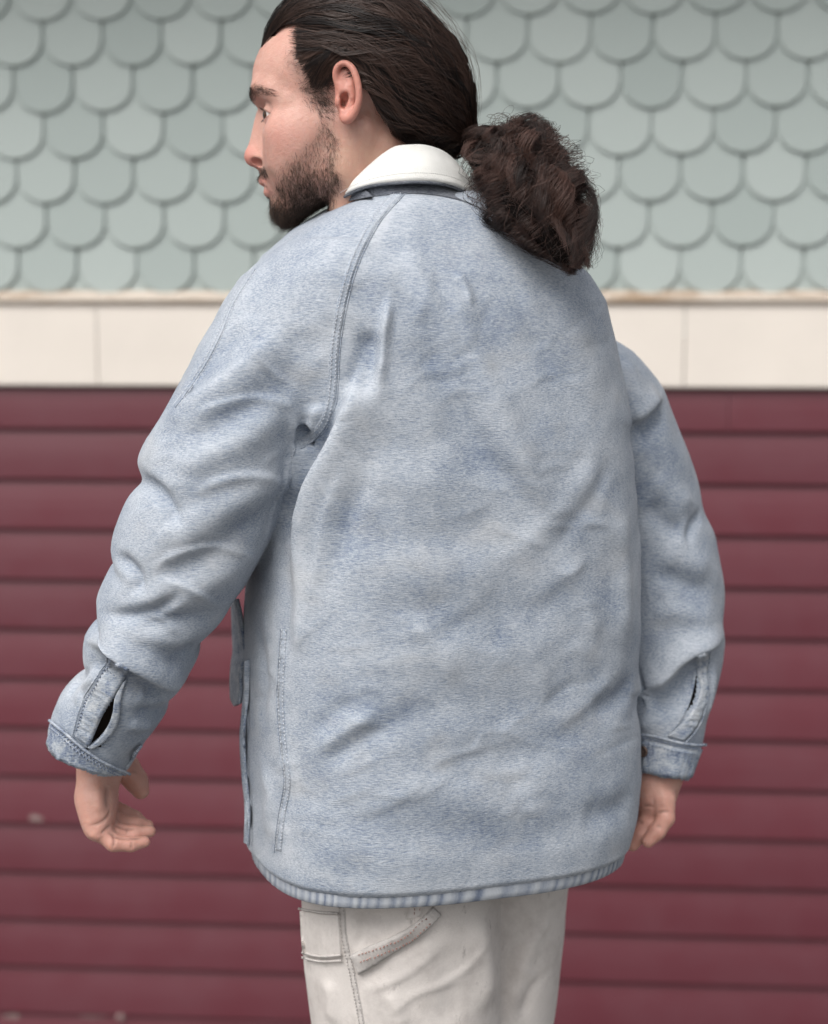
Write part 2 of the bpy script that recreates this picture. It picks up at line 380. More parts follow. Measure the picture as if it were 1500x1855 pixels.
def make_tube(Lp, Rp, ys, ts, n=19, expo=2.2):
    # contours (px) left/right, matched by relative length; ys: depth of the centre; ts: half depth
    L = spline(Lp, 400); Rr = spline(Rp, 400); m = spline(np.array([(np.array(a) + np.array(b)) / 2 for a, b in zip(spline(Lp, 40), spline(Rp, 40))]), n)
    yy = np.interp(np.linspace(0, 1, n), np.linspace(0, 1, len(ys)), ys)
    C = np.array([P(q[0], q[1], y) for q, y in zip(m, yy)])
    for _ in range(3): C[1:-1] = 0.25 * C[:-2] + 0.5 * C[1:-1] + 0.25 * C[2:]
    seg = np.diff(C, axis=0); sl_ = np.linalg.norm(seg, axis=1); s = np.r_[0, np.cumsum(sl_)]; L_ = s[-1]
    return dict(C=C, seg=seg, sl=sl_, s=s, Lp=L, Rp=Rr, y=yy, ts=np.array(ts), len=L_, expo=expo)
def tube_coords(tb_, p):
    best = np.full(len(p), 1e9); S = np.zeros(len(p)); O = np.zeros_like(p); TG = np.zeros_like(p)
    C, seg, sl_, s = tb_['C'], tb_['seg'], tb_['sl'], tb_['s']; tang = seg / sl_[:, None]; vt = np.vstack([tang[0], (tang[1:] + tang[:-1]) / 2, tang[-1]])
    for i in range(len(seg)):
        t = (p - C[i]) @ seg[i] / sl_[i] ** 2
        t = np.clip(t, 0 if i else -9, 1 if i < len(seg) - 1 else 9); o = p - C[i] - t[:, None] * seg[i]; d = (o * o).sum(1); m = d < best
        best[m] = d[m]; S[m] = s[i] + t[m] * sl_[i]; O[m] = o[m]; TG[m] = vt[i] + np.clip(t[m], 0, 1)[:, None] * (vt[i + 1] - vt[i])
    TG /= np.linalg.norm(TG, axis=1, keepdims=True)
    V = np.array([0, 1.0, 0]) - TG * TG[:, 1:2]; V /= np.linalg.norm(V, axis=1, keepdims=True); U = np.cross(V, TG)
    return S, (O * U).sum(1), (O * V).sum(1), U, V
def fit_tube(tb_):
    # width on either side of the centre line at each s from the contours
    n = 160; out = {}
    for key in ('Lp', 'Rp'):
        pts = np.array([P(a, b, float(np.interp(k / 399, np.linspace(0, 1, len(tb_['y'])), tb_['y']))) for k, (a, b) in enumerate(tb_[key])])
        S, u, v, U, V = tube_coords(tb_, pts); o = np.argsort(S); out[key] = (S[o], np.abs(u[o]))
    tb_['wL'] = out['Lp']; tb_['wR'] = out['Rp']; 
    # sign: which side is image right
    S, u, v, U, V = tube_coords(tb_, np.array([P(*tb_['Rp'][200], tb_['y'][len(tb_['y']) // 2])])); tb_['sg'] = 1 if u[0] > 0 else -1
    return tb_
def tube_f(tb_, p):
    S, u, v, U, V = tube_coords(tb_, p); u = u * tb_['sg']
    w = np.where(u > 0, np.interp(S, *tb_['wR']), np.interp(S, *tb_['wL'])); t = np.interp(S / tb_['len'], np.linspace(0, 1, len(tb_['ts'])), tb_['ts'])
    e = tb_['expo']; f = (np.abs(u / w) ** e + np.abs(v / t) ** e + 1e-9) ** (1 / e); d = (f - 1) * np.minimum(w, t)
    return np.maximum(d, np.maximum(-S, S - tb_['len']) )
ARM_L = fit_tube(make_tube(
    [(545, 500), (480, 505), (428, 530), (372, 604), (340, 667), (312, 720), (284, 768), (262, 802), (252, 832), (257, 852), (262, 868), (240, 893), (217, 940), (209, 972), (210, 995), (216, 1010), (203, 1027), (187, 1058), (182, 1078), (188, 1098), (196, 1112), (172, 1124), (159, 1142), (156, 1165), (160, 1196), (156, 1214), (134, 1228), (113, 1252), (102, 1278), (94, 1302), (86, 1334), (82, 1352)],
    [(690, 600), (655, 660), (622, 720), (585, 775), (552, 812), (537, 846), (527, 890), (510, 932), (490, 976), (468, 1020), (442, 1062), (425, 1085), (405, 1120), (378, 1147), (361, 1165), (359, 1188), (346, 1214), (325, 1250), (304, 1268), (300, 1292), (286, 1314), (262, 1342), (250, 1362)],
    [-.030, -.056, -.082, -.094, -.090, -.074, -.058], [.100, .108, .104, .098, .090, .082, .070, .056]))
ARM_R = fit_tube(make_tube(
    [(990, 620), (1010, 680), (1030, 740), (1055, 820), (1075, 920), (1090, 1020), (1100, 1120), (1108, 1200), (1118, 1280), (1125, 1350), (1130, 1412)],
    [(1060, 610), (1105, 617), (1142, 634), (1172, 662), (1194, 690), (1206, 718), (1224, 770), (1245, 830), (1262, 882), (1271, 925), (1288, 958), (1299, 1000), (1307, 1050), (1309, 1098), (1306, 1135), (1310, 1163), (1306, 1200), (1295, 1250), (1281, 1294), (1270, 1340), (1262, 1365), (1244, 1412)],
    [.090, .115, .130, .128, .112, .090, .068], [.085, .095, .098, .094, .088, .078, .066, .055]))
def jacket_f(p):
    d = torso_f(p); k = np.interp(p[:, 2], [zof(840), zof(760), zof(640), zof(480)], [.003, .008, .035, .05])
    m = (p[:, 0] < .02) & (p[:, 2] < zof(440)); 
    if m.any(): d[m] = smin(d[m], tube_f(ARM_L, p[m]), k[m])
    kr = np.interp(p[:, 2], [zof(700), zof(640), zof(560)], [.003, .008, .03]); m = (p[:, 0] > .08) & (p[:, 2] < zof(540))
    if m.any(): d[m] = smin(d[m], tube_f(ARM_R, p[m]), kr[m])
    return d
JV, JF = surfnets(jacket_f, (-.46, -.24, zof(1700)), (.40, .26, zof(296)), .0025 if FINE else .005, 8, 1.35)
JV = relax(JV, JF, 4, .5)
print('jacket', len(JV), round(time.time() - T0, 1))

# ------------------------------------------------------------------ modelling on surfaces
class Surf:                                       # finds the point of a surface that lies behind a photograph pixel
    def __init__(s, V, F, cell=5):
        s.V = V; s.N = vnormals(V, F); d = V - CAM; fr = (s.N * d).sum(1) < 0; ix = np.nonzero(fr)[0]
        px, py = proj(V[ix]); s.c = cell; gx = (px / cell).astype(int) + 40; gy = (py / cell).astype(int) + 40
        ok = (gx >= 0) & (gx < 400) & (gy >= 0) & (gy < 460); ix = ix[ok]; gx = gx[ok]; gy = gy[ok]
        dep = np.linalg.norm(d[ix], axis=1); o = np.argsort(-dep); s.g = np.full((400, 460), -1); s.g[gx[o], gy[o]] = ix[o]
        for _ in range(10):
            h = s.g < 0
            for dx, dy in ((1, 0), (-1, 0), (0, 1), (0, -1)):
                r = np.roll(s.g, (dx, dy), (0, 1)); m = h & (s.g < 0) & (r >= 0); s.g[m] = r[m]
    def hit(s, q):
        q = np.asarray(q, float); i = s.g[np.clip((q[:, 0] / s.c).astype(int) + 40, 0, 399), np.clip((q[:, 1] / s.c).astype(int) + 40, 0, 459)]
        v = s.V[i]; n = s.N[i]; D = np.array([ray(a, b) for a, b in q]); den = (D * n).sum(1); den = np.where(np.abs(den) < 0.25, -0.25, den)
        t = ((v - CAM) * n).sum(1) / den; t = np.clip(t, np.linalg.norm(v - CAM, axis=1) - .01, np.linalg.norm(v - CAM, axis=1) + .01)
        return CAM + D * t[:, None], n
def polyline_near(p, Q):
    best = np.full(len(p), 1e9); O = np.zeros_like(p); TT = np.zeros_like(p); TA = np.zeros(len(p)); m_ = len(Q) - 1
    for i in range(m_):
        ab = Q[i + 1] - Q[i]; l2 = ab @ ab + 1e-12; t = np.clip((p - Q[i]) @ ab / l2, 0, 1); o = p - Q[i] - t[:, None] * ab; d = (o * o).sum(1); m = d < best
        best[m] = d[m]; O[m] = o[m]; TT[m] = ab / math.sqrt(l2); TA[m] = (i + t[m]) / m_
    return np.sqrt(best), O, TT, TA
def sculpt(V, N, surf, strokes, gain=1.0):
    # each stroke: height mm, width px on the left of travel, width ratio on the right, photo polyline
    D = np.zeros(len(V))
    for A, w, ratio, pts in strokes:
        Q, _ = surf.hit(spline(pts, 9)); w = w * 0.56e-3; reach = 2.6 * w * max(1, ratio)
        m = np.nonzero(((V > Q.min(0) - reach) & (V < Q.max(0) + reach)).all(1))[0]
        if not len(m): continue
        d, O, TT, TA = polyline_near(V[m], Q); L = np.cross(N[m], TT); e = (O * L).sum(1); al = (O * TT).sum(1)
        ww = np.where(e > 0, w, w * ratio); g_ = np.exp(-(d / ww) ** 2)
        taper = np.clip(np.minimum(TA, 1 - TA) / 0.28, 0, 1); taper = 0.12 + 0.88 * taper * taper * (3 - 2 * taper)
        D[m] += A * 1e-3 * gain * g_ * taper
    return D
def inpoly(px, py, poly):
    r = np.zeros(len(px), bool); n_ = len(poly)
    for i in range(n_):
        x1, y1 = poly[i]; x2, y2 = poly[(i + 1) % n_]
        m = ((y1 > py) != (y2 > py)) & (px < (x2 - x1) * (py - y1) / (y2 - y1 + 1e-12) + x1); r ^= m
    return r

STROKES = [
 # back
 (10, 11, .5, [(704, 535), (695, 590), (690, 640), (684, 705)]), (-10, 22, 1, [(676, 590), (668, 650), (642, 730)]),
 (17, 48, .20, [(672, 630), (634, 730), (602, 800), (566, 880), (546, 960), (536, 1040)]), (-15, 20, 1, [(612, 735), (578, 795), (548, 850), (526, 915), (508, 980)]),
 (7.5, 30, .8, [(800, 470), (850, 600), (905, 740), (960, 860), (1015, 960)]), (-6.5, 30, 1, [(756, 560), (798, 680), (848, 800), (900, 905)]),
 (3.5, 10, .6, [(820, 492), (842, 522), (852, 560)]), (-4, 26, 1, [(840, 560), (880, 640), (930, 720)]), (5, 30, .7, [(735, 440), (760, 520), (770, 600)]),
 (5, 40, 1, [(1000, 520), (1060, 640), (1098, 720)]), (-5, 36, 1, [(950, 560), (1010, 680), (1060, 800)]), (4, 30, 1, [(1040, 830), (1090, 920), (1120, 1010)]),
 (2.5, 38, 1, [(600, 1000), (720, 1040), (860, 1045), (950, 985)]), (-2.5, 36, 1, [(570, 920), (700, 965), (850, 965), (960, 900)]), (2, 28, 1, [(640, 850), (740, 880), (840, 870)]), (-2, 30, 1, [(660, 790), (760, 810), (850, 760)]),
 (-2.25, 34, 1, [(620, 1110), (760, 1110), (900, 1120), (1060, 1050)]), (2.5, 34, 1, [(600, 1230), (760, 1185), (900, 1195), (1060, 1130)]), (-2.5, 34, 1, [(640, 1335), (800, 1280), (960, 1285), (1100, 1215)]),
 (3, 15, .8, [(562, 1368), (620, 1328), (695, 1282)]), (-3.5, 14, 1, [(575, 1395), (650, 1345), (735, 1300)]), (-3, 16, 1, [(560, 1330), (610, 1290), (650, 1265)]),
 (2.5, 36, 1, [(600, 1455), (760, 1425), (900, 1462), (1060, 1400)]), (-2.5, 32, 1, [(690, 1400), (850, 1372), (1000, 1350), (1110, 1290)]), (-2, 36, 1, [(560, 1510), (750, 1500), (950, 1525), (1100, 1460)]),
 (4, 26, .6, [(900, 1090), (960, 1180), (1000, 1290)]), (3, 20, .8, [(740, 1120), (800, 1180), (820, 1250)]), (-3, 22, 1, [(870, 1290), (930, 1400), (960, 1480)]), (3.5, 20, .7, [(1010, 1010), (1060, 1090), (1085, 1180)]),
 (6, 28, 1, [(1120, 900), (1130, 1050), (1125, 1190)]), (-8, 22, 1, [(1152, 1232), (1120, 1266), (1070, 1290)]), (-5, 26, 1, [(1150, 1440), (1105, 1470), (1050, 1480)]),
 (5, 22, .8, [(540, 960), (548, 1080), (540, 1200)]), (-4, 18, 1, [(520, 980), (520, 1100), (512, 1200)]), (-4, 18, 1, [(470, 1130), (480, 1230), (470, 1330)]), (4, 22, 1, [(470, 1380), (490, 1440), (480, 1510)]),
 (5, 40, 1, [(560, 450), (600, 520), (600, 610)]), (-4, 30, 1, [(690, 430), (660, 500), (650, 580)]), (-5, 30, 1, [(500, 470), (470, 530), (440, 590)]),
 (3, 20, .6, [(742, 470), (790, 560), (828, 660), (850, 740)]), (2.6, 24, .6, [(840, 700), (900, 800), (960, 880), (1030, 950)]), (-3, 18, 1, [(815, 700), (870, 800), (930, 890)]), (2.2, 20, .6, [(930, 500), (985, 600), (1030, 700)]), (1.8, 26, .7, [(1100, 760), (1060, 860), (980, 960), (880, 1040)]), (-3, 18, 1, [(1110, 830), (1060, 920), (990, 1010)]),
 (3.5, 16, .6, [(640, 830), (600, 920), (575, 1030), (560, 1130)]), (-3, 18, 1, [(670, 850), (630, 950), (605, 1060)]), (2, 18, .6, [(655, 880), (700, 960), (770, 1040)]), (1.8, 22, .7, [(930, 1100), (1000, 1060), (1080, 1000)]), (1.8, 22, .7, [(700, 1150), (790, 1130), (880, 1080)]), (2, 20, .6, [(1000, 1320), (1060, 1280), (1130, 1200)]), (1.6, 18, .6, [(760, 1400), (840, 1360), (940, 1340)]), (1.6, 18, .6, [(620, 1480), (700, 1460), (790, 1400)]),
 # image-left sleeve
 (4, 12, .5, [(540, 740), (470, 720), (400, 735), (350, 760)]), (3.5, 10, .5, [(530, 700), (480, 660), (450, 610)]), (4, 12, .5, [(525, 880), (470, 860), (400, 870), (340, 900)]), (4, 11, .5, [(470, 1010), (400, 990), (330, 1000), (270, 1030)]), (3.5, 10, .5, [(400, 1100), (340, 1060), (280, 1050)]), (3, 9, .5, [(330, 1150), (290, 1120), (250, 1110)]),
 (9, 16, 2.4, [(284, 782), (340, 735), (400, 698), (465, 645), (520, 590)]), (-7, 20, 1, [(318, 712), (366, 670), (412, 618), (440, 570)]),
 (7, 30, 1, [(300, 870), (380, 822), (460, 778), (525, 735)]), (-6, 28, 1, [(330, 806), (420, 762), (515, 690)]), (-5, 30, 1, [(480, 700), (540, 640), (580, 590)]),
 (-20, 13, 1, [(549, 765), (547, 790), (542, 815)]), (9, 18, 1, [(572, 728), (576, 762), (562, 796)]), (9, 22, .6, [(524, 735), (532, 790), (533, 850), (515, 915)]),
 (7, 28, 1, [(530, 850), (450, 900), (350, 955), (268, 1000)]), (-7, 24, 1, [(520, 905), (430, 965), (340, 1025), (250, 1045)]), (6, 28, 1, [(480, 985), (400, 1045), (300, 1090), (215, 1095)]),
 (-9, 13, 1, [(252, 867), (285, 888), (312, 925), (330, 960)]), (-9, 13, 1, [(206, 1008), (232, 1022), (250, 1050), (246, 1082)]), (-9, 12, 1, [(186, 1112), (225, 1116), (280, 1105), (335, 1068)]),
 (17, 36, .16, [(158, 1160), (205, 1182), (250, 1208), (298, 1240), (340, 1252)]), (-13, 24, 1, [(150, 1196), (196, 1212), (244, 1240), (290, 1270), (325, 1280)]),
 (5, 18, 1, [(372, 1150), (310, 1160), (260, 1148), (212, 1130)]), (-6, 16, 1, [(410, 1115), (340, 1118), (280, 1128), (230, 1140)]), (-5, 14, 1, [(366, 1160), (330, 1185), (290, 1195)]),
 (5, 13, 1, [(178, 1215), (152, 1245), (136, 1282)]), (-5, 11, 1, [(164, 1205), (138, 1235), (118, 1266)]), (6, 13, .7, [(304, 1272), (276, 1272), (248, 1262)]), (-5, 10, 1, [(300, 1288), (270, 1292), (244, 1288)]), (4, 12, 1, [(280, 1315), (255, 1318), (230, 1310)]),
 # image-right sleeve
 (10, 34, .22, [(1140, 768), (1172, 748), (1200, 718)]), (-9, 22, 1, [(1146, 795), (1184, 768), (1206, 738)]), (4, 20, 1, [(1130, 640), (1150, 690), (1150, 740)]),
 (6, 24, 1, [(1180, 860), (1220, 898), (1258, 925)]), (-6, 20, 1, [(1172, 905), (1205, 948), (1246, 962)]), (6, 28, 1, [(1196, 985), (1248, 1015), (1295, 1035)]), (-6, 20, 1, [(1172, 1035), (1230, 1052), (1296, 1082)]), (5, 22, 1, [(1180, 1110), (1240, 1110), (1300, 1130)]),
 (-6, 11, 1, [(1276, 922), (1256, 950), (1242, 990)]), (16, 36, .14, [(1150, 1256), (1200, 1240), (1240, 1196), (1286, 1170), (1318, 1156)]), (-13, 24, 1, [(1150, 1285), (1214, 1268), (1256, 1222), (1300, 1192)]),
 (5, 16, 1, [(1190, 1270), (1170, 1300), (1165, 1330)]), (5, 14, 1, [(1296, 1200), (1286, 1260), (1272, 1310)]),
]
def fine_creases():
    r = np.random.default_rng(42); out = []
    zones = [([(600, 480), (1090, 560), (1130, 1000), (560, 1000)], 34, (560, 815)), ([(470, 1100), (1140, 1000), (1140, 1500), (470, 1520)], 46, None), ([(330, 720), (560, 560), (540, 860), (430, 1050), (230, 1080), (240, 900)], 30, (548, 800)), ([(1165, 780), (1220, 800), (1290, 1000), (1290, 1150), (1170, 1200)], 14, (1150, 760))]
    for poly, cnt, src in zones:
        pl = np.array(poly, float); lo_, hi_ = pl.min(0), pl.max(0); k = 0
        while k < cnt:
            p = r.uniform(lo_, hi_)
            if not inpoly(p[:1], p[1:], poly)[0]: continue
            if src is not None: d = p - np.array(src); a = math.atan2(d[1], d[0]) + r.normal(0, .28)
            else: a = r.choice([-.55, -.25, .12, .5]) + r.normal(0, .2)
            L = r.uniform(45, 150); u = np.array([math.cos(a), math.sin(a)]); b = np.array([-u[1], u[0]]) * r.normal(0, .12) * L
            out.append((float(r.choice([1, 1, -1]) * r.uniform(.4, 1.05)), float(r.uniform(7, 14)), float(r.uniform(.45, 1)), [tuple(p - u * L / 2), tuple(p + b), tuple(p + u * L / 2)])); k += 1
    return out
def sculpt_jacket():
    global JV
    N = vnormals(JV, JF); sf = Surf(JV, JF); gain = lambda st: (.95 if 560 < np.mean([q[0] for q in st[3]]) < 1135 else .9 if np.mean([q[0] for q in st[3]]) < 560 else 1.0) if abs(st[0]) < 9 else 1.0
    D = sculpt(JV, N, sf, [(st[0] * gain(st), st[1], st[2], st[3]) for st in STROKES] + fine_creases())
    soft = 0.0014 * fbm(JV * np.array([9, 9, 13]), 2, 5) + 0.0007 * fbm(JV * 34, 2, 9)
    rd = 0 * np.abs(vnoise(JV @ np.array([[.8, 0, .5], [0, 1, 0], [-.6, 0, .9]]) * np.array([10, 10, 22]), 21)); soft = soft + 0 * rd
    # the cloth bunches: short creases across the sleeves
    JV = JV + N * (D + soft)[:, None]
    JV = relax(JV, JF, 1, .4)
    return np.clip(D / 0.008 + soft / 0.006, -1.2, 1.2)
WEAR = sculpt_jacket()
def seam_wear(lines, w):
    px, py = proj(JV); q = np.c_[px, py, px * 0]
    for ln in lines:
        l = spline(ln, 24); lo_, hi_ = l.min(0) - 40, l.max(0) + 40; m = np.nonzero((px > lo_[0]) & (px < hi_[0]) & (py > lo_[1]) & (py < hi_[1]) & (JV[:, 1] < .05))[0]
        d = polyline_near(q[m], np.c_[l, l[:, 0] * 0])[0]; WEAR[m] += w * np.exp(-(d / 13) ** 2) * (.7 + .6 * vnoise(np.c_[py[m] * .05, px[m] * .05, px[m] * 0], 2))
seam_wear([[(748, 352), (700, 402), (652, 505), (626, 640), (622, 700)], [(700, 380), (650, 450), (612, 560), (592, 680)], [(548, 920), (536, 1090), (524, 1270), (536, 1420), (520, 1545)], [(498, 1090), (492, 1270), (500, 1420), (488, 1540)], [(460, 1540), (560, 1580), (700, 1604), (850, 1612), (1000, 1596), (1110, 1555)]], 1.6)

# ------------------------------------------------------------------ jacket: cut into body and sleeves
z_hem = zof(1612, -.155)
jacket = empty('jacket'); jacket.parent = person
c0 = JV[JF].mean(1); dT = torso_f(c0)
SL, uL, vL, _, _ = tube_coords(ARM_L, c0); SR, uR, vR, _, _ = tube_coords(ARM_R, c0)
dL = tube_f(ARM_L, c0); dR = tube_f(ARM_R, c0)
cpx, cpy = proj(c0)
RAG = spline([(740, 340), (722, 362), (690, 398), (660, 450), (640, 500), (625, 560), (614, 630), (611, 690), (606, 735), (590, 775), (566, 800), (540, 814)], 60)
rag_x = np.interp(cpy, RAG[:, 1], RAG[:, 0])
isL = ((dL < dT) | ((cpy < 800) & (cpx < rag_x))) & ~((cpx > rag_x) & (cpy < 815) & (c0[:, 1] < 0.03)) & (cpx < 745) & ~((cpy > 812) & (dL > dT))
isR = (dR < dT) & (c0[:, 0] > .08) & ~isL
endL = SL > ARM_L['len'] - .004; endR = SR > ARM_R['len'] - .004
SLIT_L = [(218, 1250), (196, 1279), (176, 1308), (160, 1342), (154, 1358), (182, 1354), (198, 1332), (208, 1303), (213, 1280)]
SLIT_R = [(1262, 1222), (1252, 1256), (1244, 1290), (1254, 1276), (1262, 1252)]
Nf = np.cross(JV[JF[:, 2]] - JV[JF[:, 0]], JV[JF[:, 3]] - JV[JF[:, 1]]); front = (Nf * (c0 - CAM)).sum(1) < 0
cut = (isL & (endL | (front & inpoly(cpx, cpy, SLIT_L)))) | (isR & (endR | (front & inpoly(cpx, cpy, SLIT_R))))
keep = ~cut
SURF = Surf(JV, JF)
# hem edge turned under
inh = np.clip((z_hem + .005 - JV[:, 2]) / .005, 0, 1); hN = SURF.N.copy(); hN[:, 2] = 0
body_v = np.zeros(len(JV), bool); body_v[JF[~isL & ~isR].ravel()] = True
JV2 = JV - hN * (0.004 * inh ** 2 * body_v)[:, None]
for nm, msk in (('jacket_body', ~isL & ~isR & (c0[:, 2] > z_hem)), ('sleeve', isL & keep), ('sleeve', isR & keep)):
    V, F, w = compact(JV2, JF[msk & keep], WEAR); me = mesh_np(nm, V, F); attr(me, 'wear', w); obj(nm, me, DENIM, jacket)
print('cut', round(time.time() - T0, 1))

# ------------------------------------------------------------------ jacket: seams, plackets, cuffs, pocket, hem, collar
def strip(name, A, B, mat, parent, lift=.0015, n=60, m=7, surf=None, pucker=0.0, thick=0.0, wear=0.0, sink=.0015, seed=1):
    surf = surf or SURF; a = spline(A, n); b = spline(B, n); t = np.linspace(0, 1, m); G = a[:, None] * (1 - t)[None, :, None] + b[:, None] * t[None, :, None]
    H, Nn = surf.hit(G.reshape(-1, 2)); H = H.reshape(n, m, 3); Nn = Nn.reshape(n, m, 3)
    for _ in range(2):
        H[1:-1] = .25 * H[:-2] + .5 * H[1:-1] + .25 * H[2:]; Nn[1:-1] = .25 * Nn[:-2] + .5 * Nn[1:-1] + .25 * Nn[2:]
    prof = lift * np.ones(m); prof[0] = prof[-1] = -sink; prof = np.tile(prof, (n, 1)); prof[0] = prof[-1] = -sink
    if pucker: prof[1:-1, 1:-1] += pucker * vnoise(np.c_[np.repeat(np.arange(1, n - 1), m - 2) * 0.55, np.tile(np.arange(1, m - 1), n - 2) * .3, np.zeros((n - 2) * (m - 2))], seed).reshape(n - 2, m - 2)
    # steep sides: the outermost columns drop almost straight down
    H[:, 0] = H[:, 0] * .12 + H[:, 1] * .88 + (H[:, 0] - H[:, 1]) * .0; H[:, -1] = H[:, -1] * .12 + H[:, -2] * .88
    V = H + Nn * prof[..., None]; me = mesh_np(name, V.reshape(-1, 3), grid_faces(n, m)[:, ::-1]); attr(me, 'wear', np.full(n * m, wear)); return obj(name, me, mat, parent)
def band(line, w):                                  # two edges of a band of width w px about a line
    q = spline(line, 60); t = np.gradient(q, axis=0); t /= np.linalg.norm(t, axis=1, keepdims=True); nn = np.c_[-t[:, 1], t[:, 0]] * w / 2; return q - nn, q + nn
def offset(line, d):
    q = spline(line, 60); t = np.gradient(q, axis=0); t /= np.linalg.norm(t, axis=1, keepdims=True); return q + np.c_[-t[:, 1], t[:, 0]] * d
def stitches(lines, mat, parent, lift=.0018, surf=None, ln=.0026, gap=.0013, wd=.00045, seed=3):
    g_ = Geo(); surf = surf or SURF; r = np.random.default_rng(seed)
    for line in lines:
        q = spline(line, 200); H, Nn = surf.hit(q)
        for _ in range(3): H[1:-1] = .25 * H[:-2] + .5 * H[1:-1] + .25 * H[2:]
        s = np.r_[0, np.cumsum(np.linalg.norm(np.diff(H, axis=0), axis=1))]; k = int(s[-1] / (ln + gap))
        for i in range(k):
            a = i * (ln + gap); pt = [np.array([np.interp(a + f * ln, s, H[:, c]) for c in range(3)]) for f in (0, 1)]; nn = np.array([np.interp(a, s, Nn[:, c]) for c in range(3)])
            tt = pt[1] - pt[0]; tt /= np.linalg.norm(tt) + 1e-9; sd_ = np.cross(tt, nn) * wd; up = nn * lift
            V = [pt[0] - sd_ + up * .6, pt[0] + sd_ + up * .6, pt[1] + sd_ + up * .6, pt[1] - sd_ + up * .6, (pt[0] * .7 + pt[1] * .3) + up + nn * wd, (pt[0] * .3 + pt[1] * .7) + up + nn * wd]
            g_.add(V, [(0, 3, 5, 4), (1, 0, 4, 4), (2, 1, 4, 5), (3, 2, 5, 5)])
    return tag(g_.build('stitching', mat, parent), kind='stuff')
n = NT('thread'); THREAD = n.done(n.mix(n.noise(150, 2), (0.42, 0.455, 0.52), (0.58, 0.605, 0.64)), 0.8)
n = NT('dark_thread'); THREAD_D = n.done((0.19, 0.23, 0.32), 0.8)
def cordline(name, line, mat, parent, r=.0011, lift=.0006, surf=None, n_=120):   # raised rolled edge
    q = spline(line, n_); H, Nn = (surf or SURF).hit(q)
    for _ in range(3): H[1:-1] = .25 * H[:-2] + .5 * H[1:-1] + .25 * H[2:]
    C = H + Nn * lift; return tube_mesh(name, C, np.full(n_, r), mat, parent)
def tube_mesh(name, C, rs, mat, parent, k=6):
    T = np.gradient(C, axis=0); T /= np.linalg.norm(T, axis=1, keepdims=True) + 1e-12; ref = np.array([.31, -.9, .28]); U = np.cross(T, ref); U /= np.linalg.norm(U, axis=1, keepdims=True); W = np.cross(T, U)
    a = np.arange(k) * 2 * math.pi / k; V = C[:, None] + rs[:, None, None] * (U[:, None] * np.cos(a)[None, :, None] + W[:, None] * np.sin(a)[None, :, None])
    me = mesh_np(name, V.reshape(-1, 3), grid_faces(len(C), k, True)); attr(me, 'wear', np.zeros(len(C) * k)); return obj(name, me, mat, parent)

rag = [(736, 349), (722, 364), (692, 398), (662, 450), (642, 500), (627, 560), (616, 630), (613, 690), (608, 735), (592, 775), (568, 800), (545, 813)]
strip('raglan_seam', *[offset(rag, d) for d in (-1, 21)], DENIM, jacket, .0007, 130, 8, pucker=.0005)
cordline('seam_edge', rag, DENIM_SEAM, jacket, .0006, .0003)
stitches([offset(rag, 6), offset(rag, 14)], THREAD, jacket, .0015, wd=.00035)
outer = [(462, 488), (449, 508), (424, 548), (402, 602), (374, 657), (342, 706), (318, 738)]
cordline('shoulder_seam', outer, DENIM, jacket, .0010, .0002); stitches([offset(outer, -3), offset(outer, 5)], THREAD, jacket, .0010, wd=.00035)
side = [(516, 1140), (513, 1190), (510, 1270), (515, 1350), (522, 1420), (512, 1480), (505, 1545)]
strip('side_seam', *[offset(side, d) for d in (-8, 8)], DENIM, jacket, .0010, 110, 6, pucker=.0008); stitches([offset(side, -4), offset(side, 4)], THREAD, jacket, .0021, wd=.00035)
cordline('seam_edge', offset(side, 8), DENIM, jacket, .0009, .0005)
# cuffs
cuL_t = [(97, 1306), (121, 1324), (150, 1350), (180, 1372), (206, 1387), (229, 1398)]; cuL_b = [(88, 1350), (99, 1372), (127, 1388), (160, 1397), (195, 1401), (224, 1401)]
strip('cuff', cuL_t, cuL_b, DENIM_EDGE, jacket, .0045, 60, 9, pucker=.0006, wear=-.2, sink=.004); cordline('cuff_edge', cuL_t, DENIM_SEAM, jacket, .0016, .0045); pass
stitches([offset(cuL_t, 5)[2:-3], offset(cuL_t, 10)[3:-5]], THREAD_D, jacket, .0062)
strip('placket', [(198, 1190), (180, 1220), (162, 1250), (147, 1288), (134, 1332)], [(240, 1212), (228, 1237), (212, 1264), (187, 1305), (166, 1354)], DENIM_EDGE, jacket, .0035, 60, 9, pucker=.0007, wear=-.1, sink=.003)
cordline('placket_edge', [(198, 1192), (180, 1220), (162, 1250), (147, 1288), (134, 1332)], DENIM_SEAM, jacket, .0010, .0030); stitches([[(194, 1214), (216, 1230)], [(202, 1198), (186, 1222), (168, 1254), (153, 1292), (140, 1330)]], THREAD_D, jacket, .0048)
strip('slit_facing', [(232, 1226), (224, 1258), (222, 1290), (214, 1320), (192, 1344), (166, 1358)], [(220, 1238), (206, 1262), (200, 1290), (190, 1316), (174, 1338), (156, 1352)], DENIM_EDGE, jacket, .0030, 60, 6, wear=.2, sink=.003)
cordline('cuff_edge', [(255, 1350), (240, 1370), (226, 1392)], DENIM_SEAM, jacket, .0015, .001)
n = NT('lining'); LINING = n.done((0.038, 0.024, 0.019), 0.95)
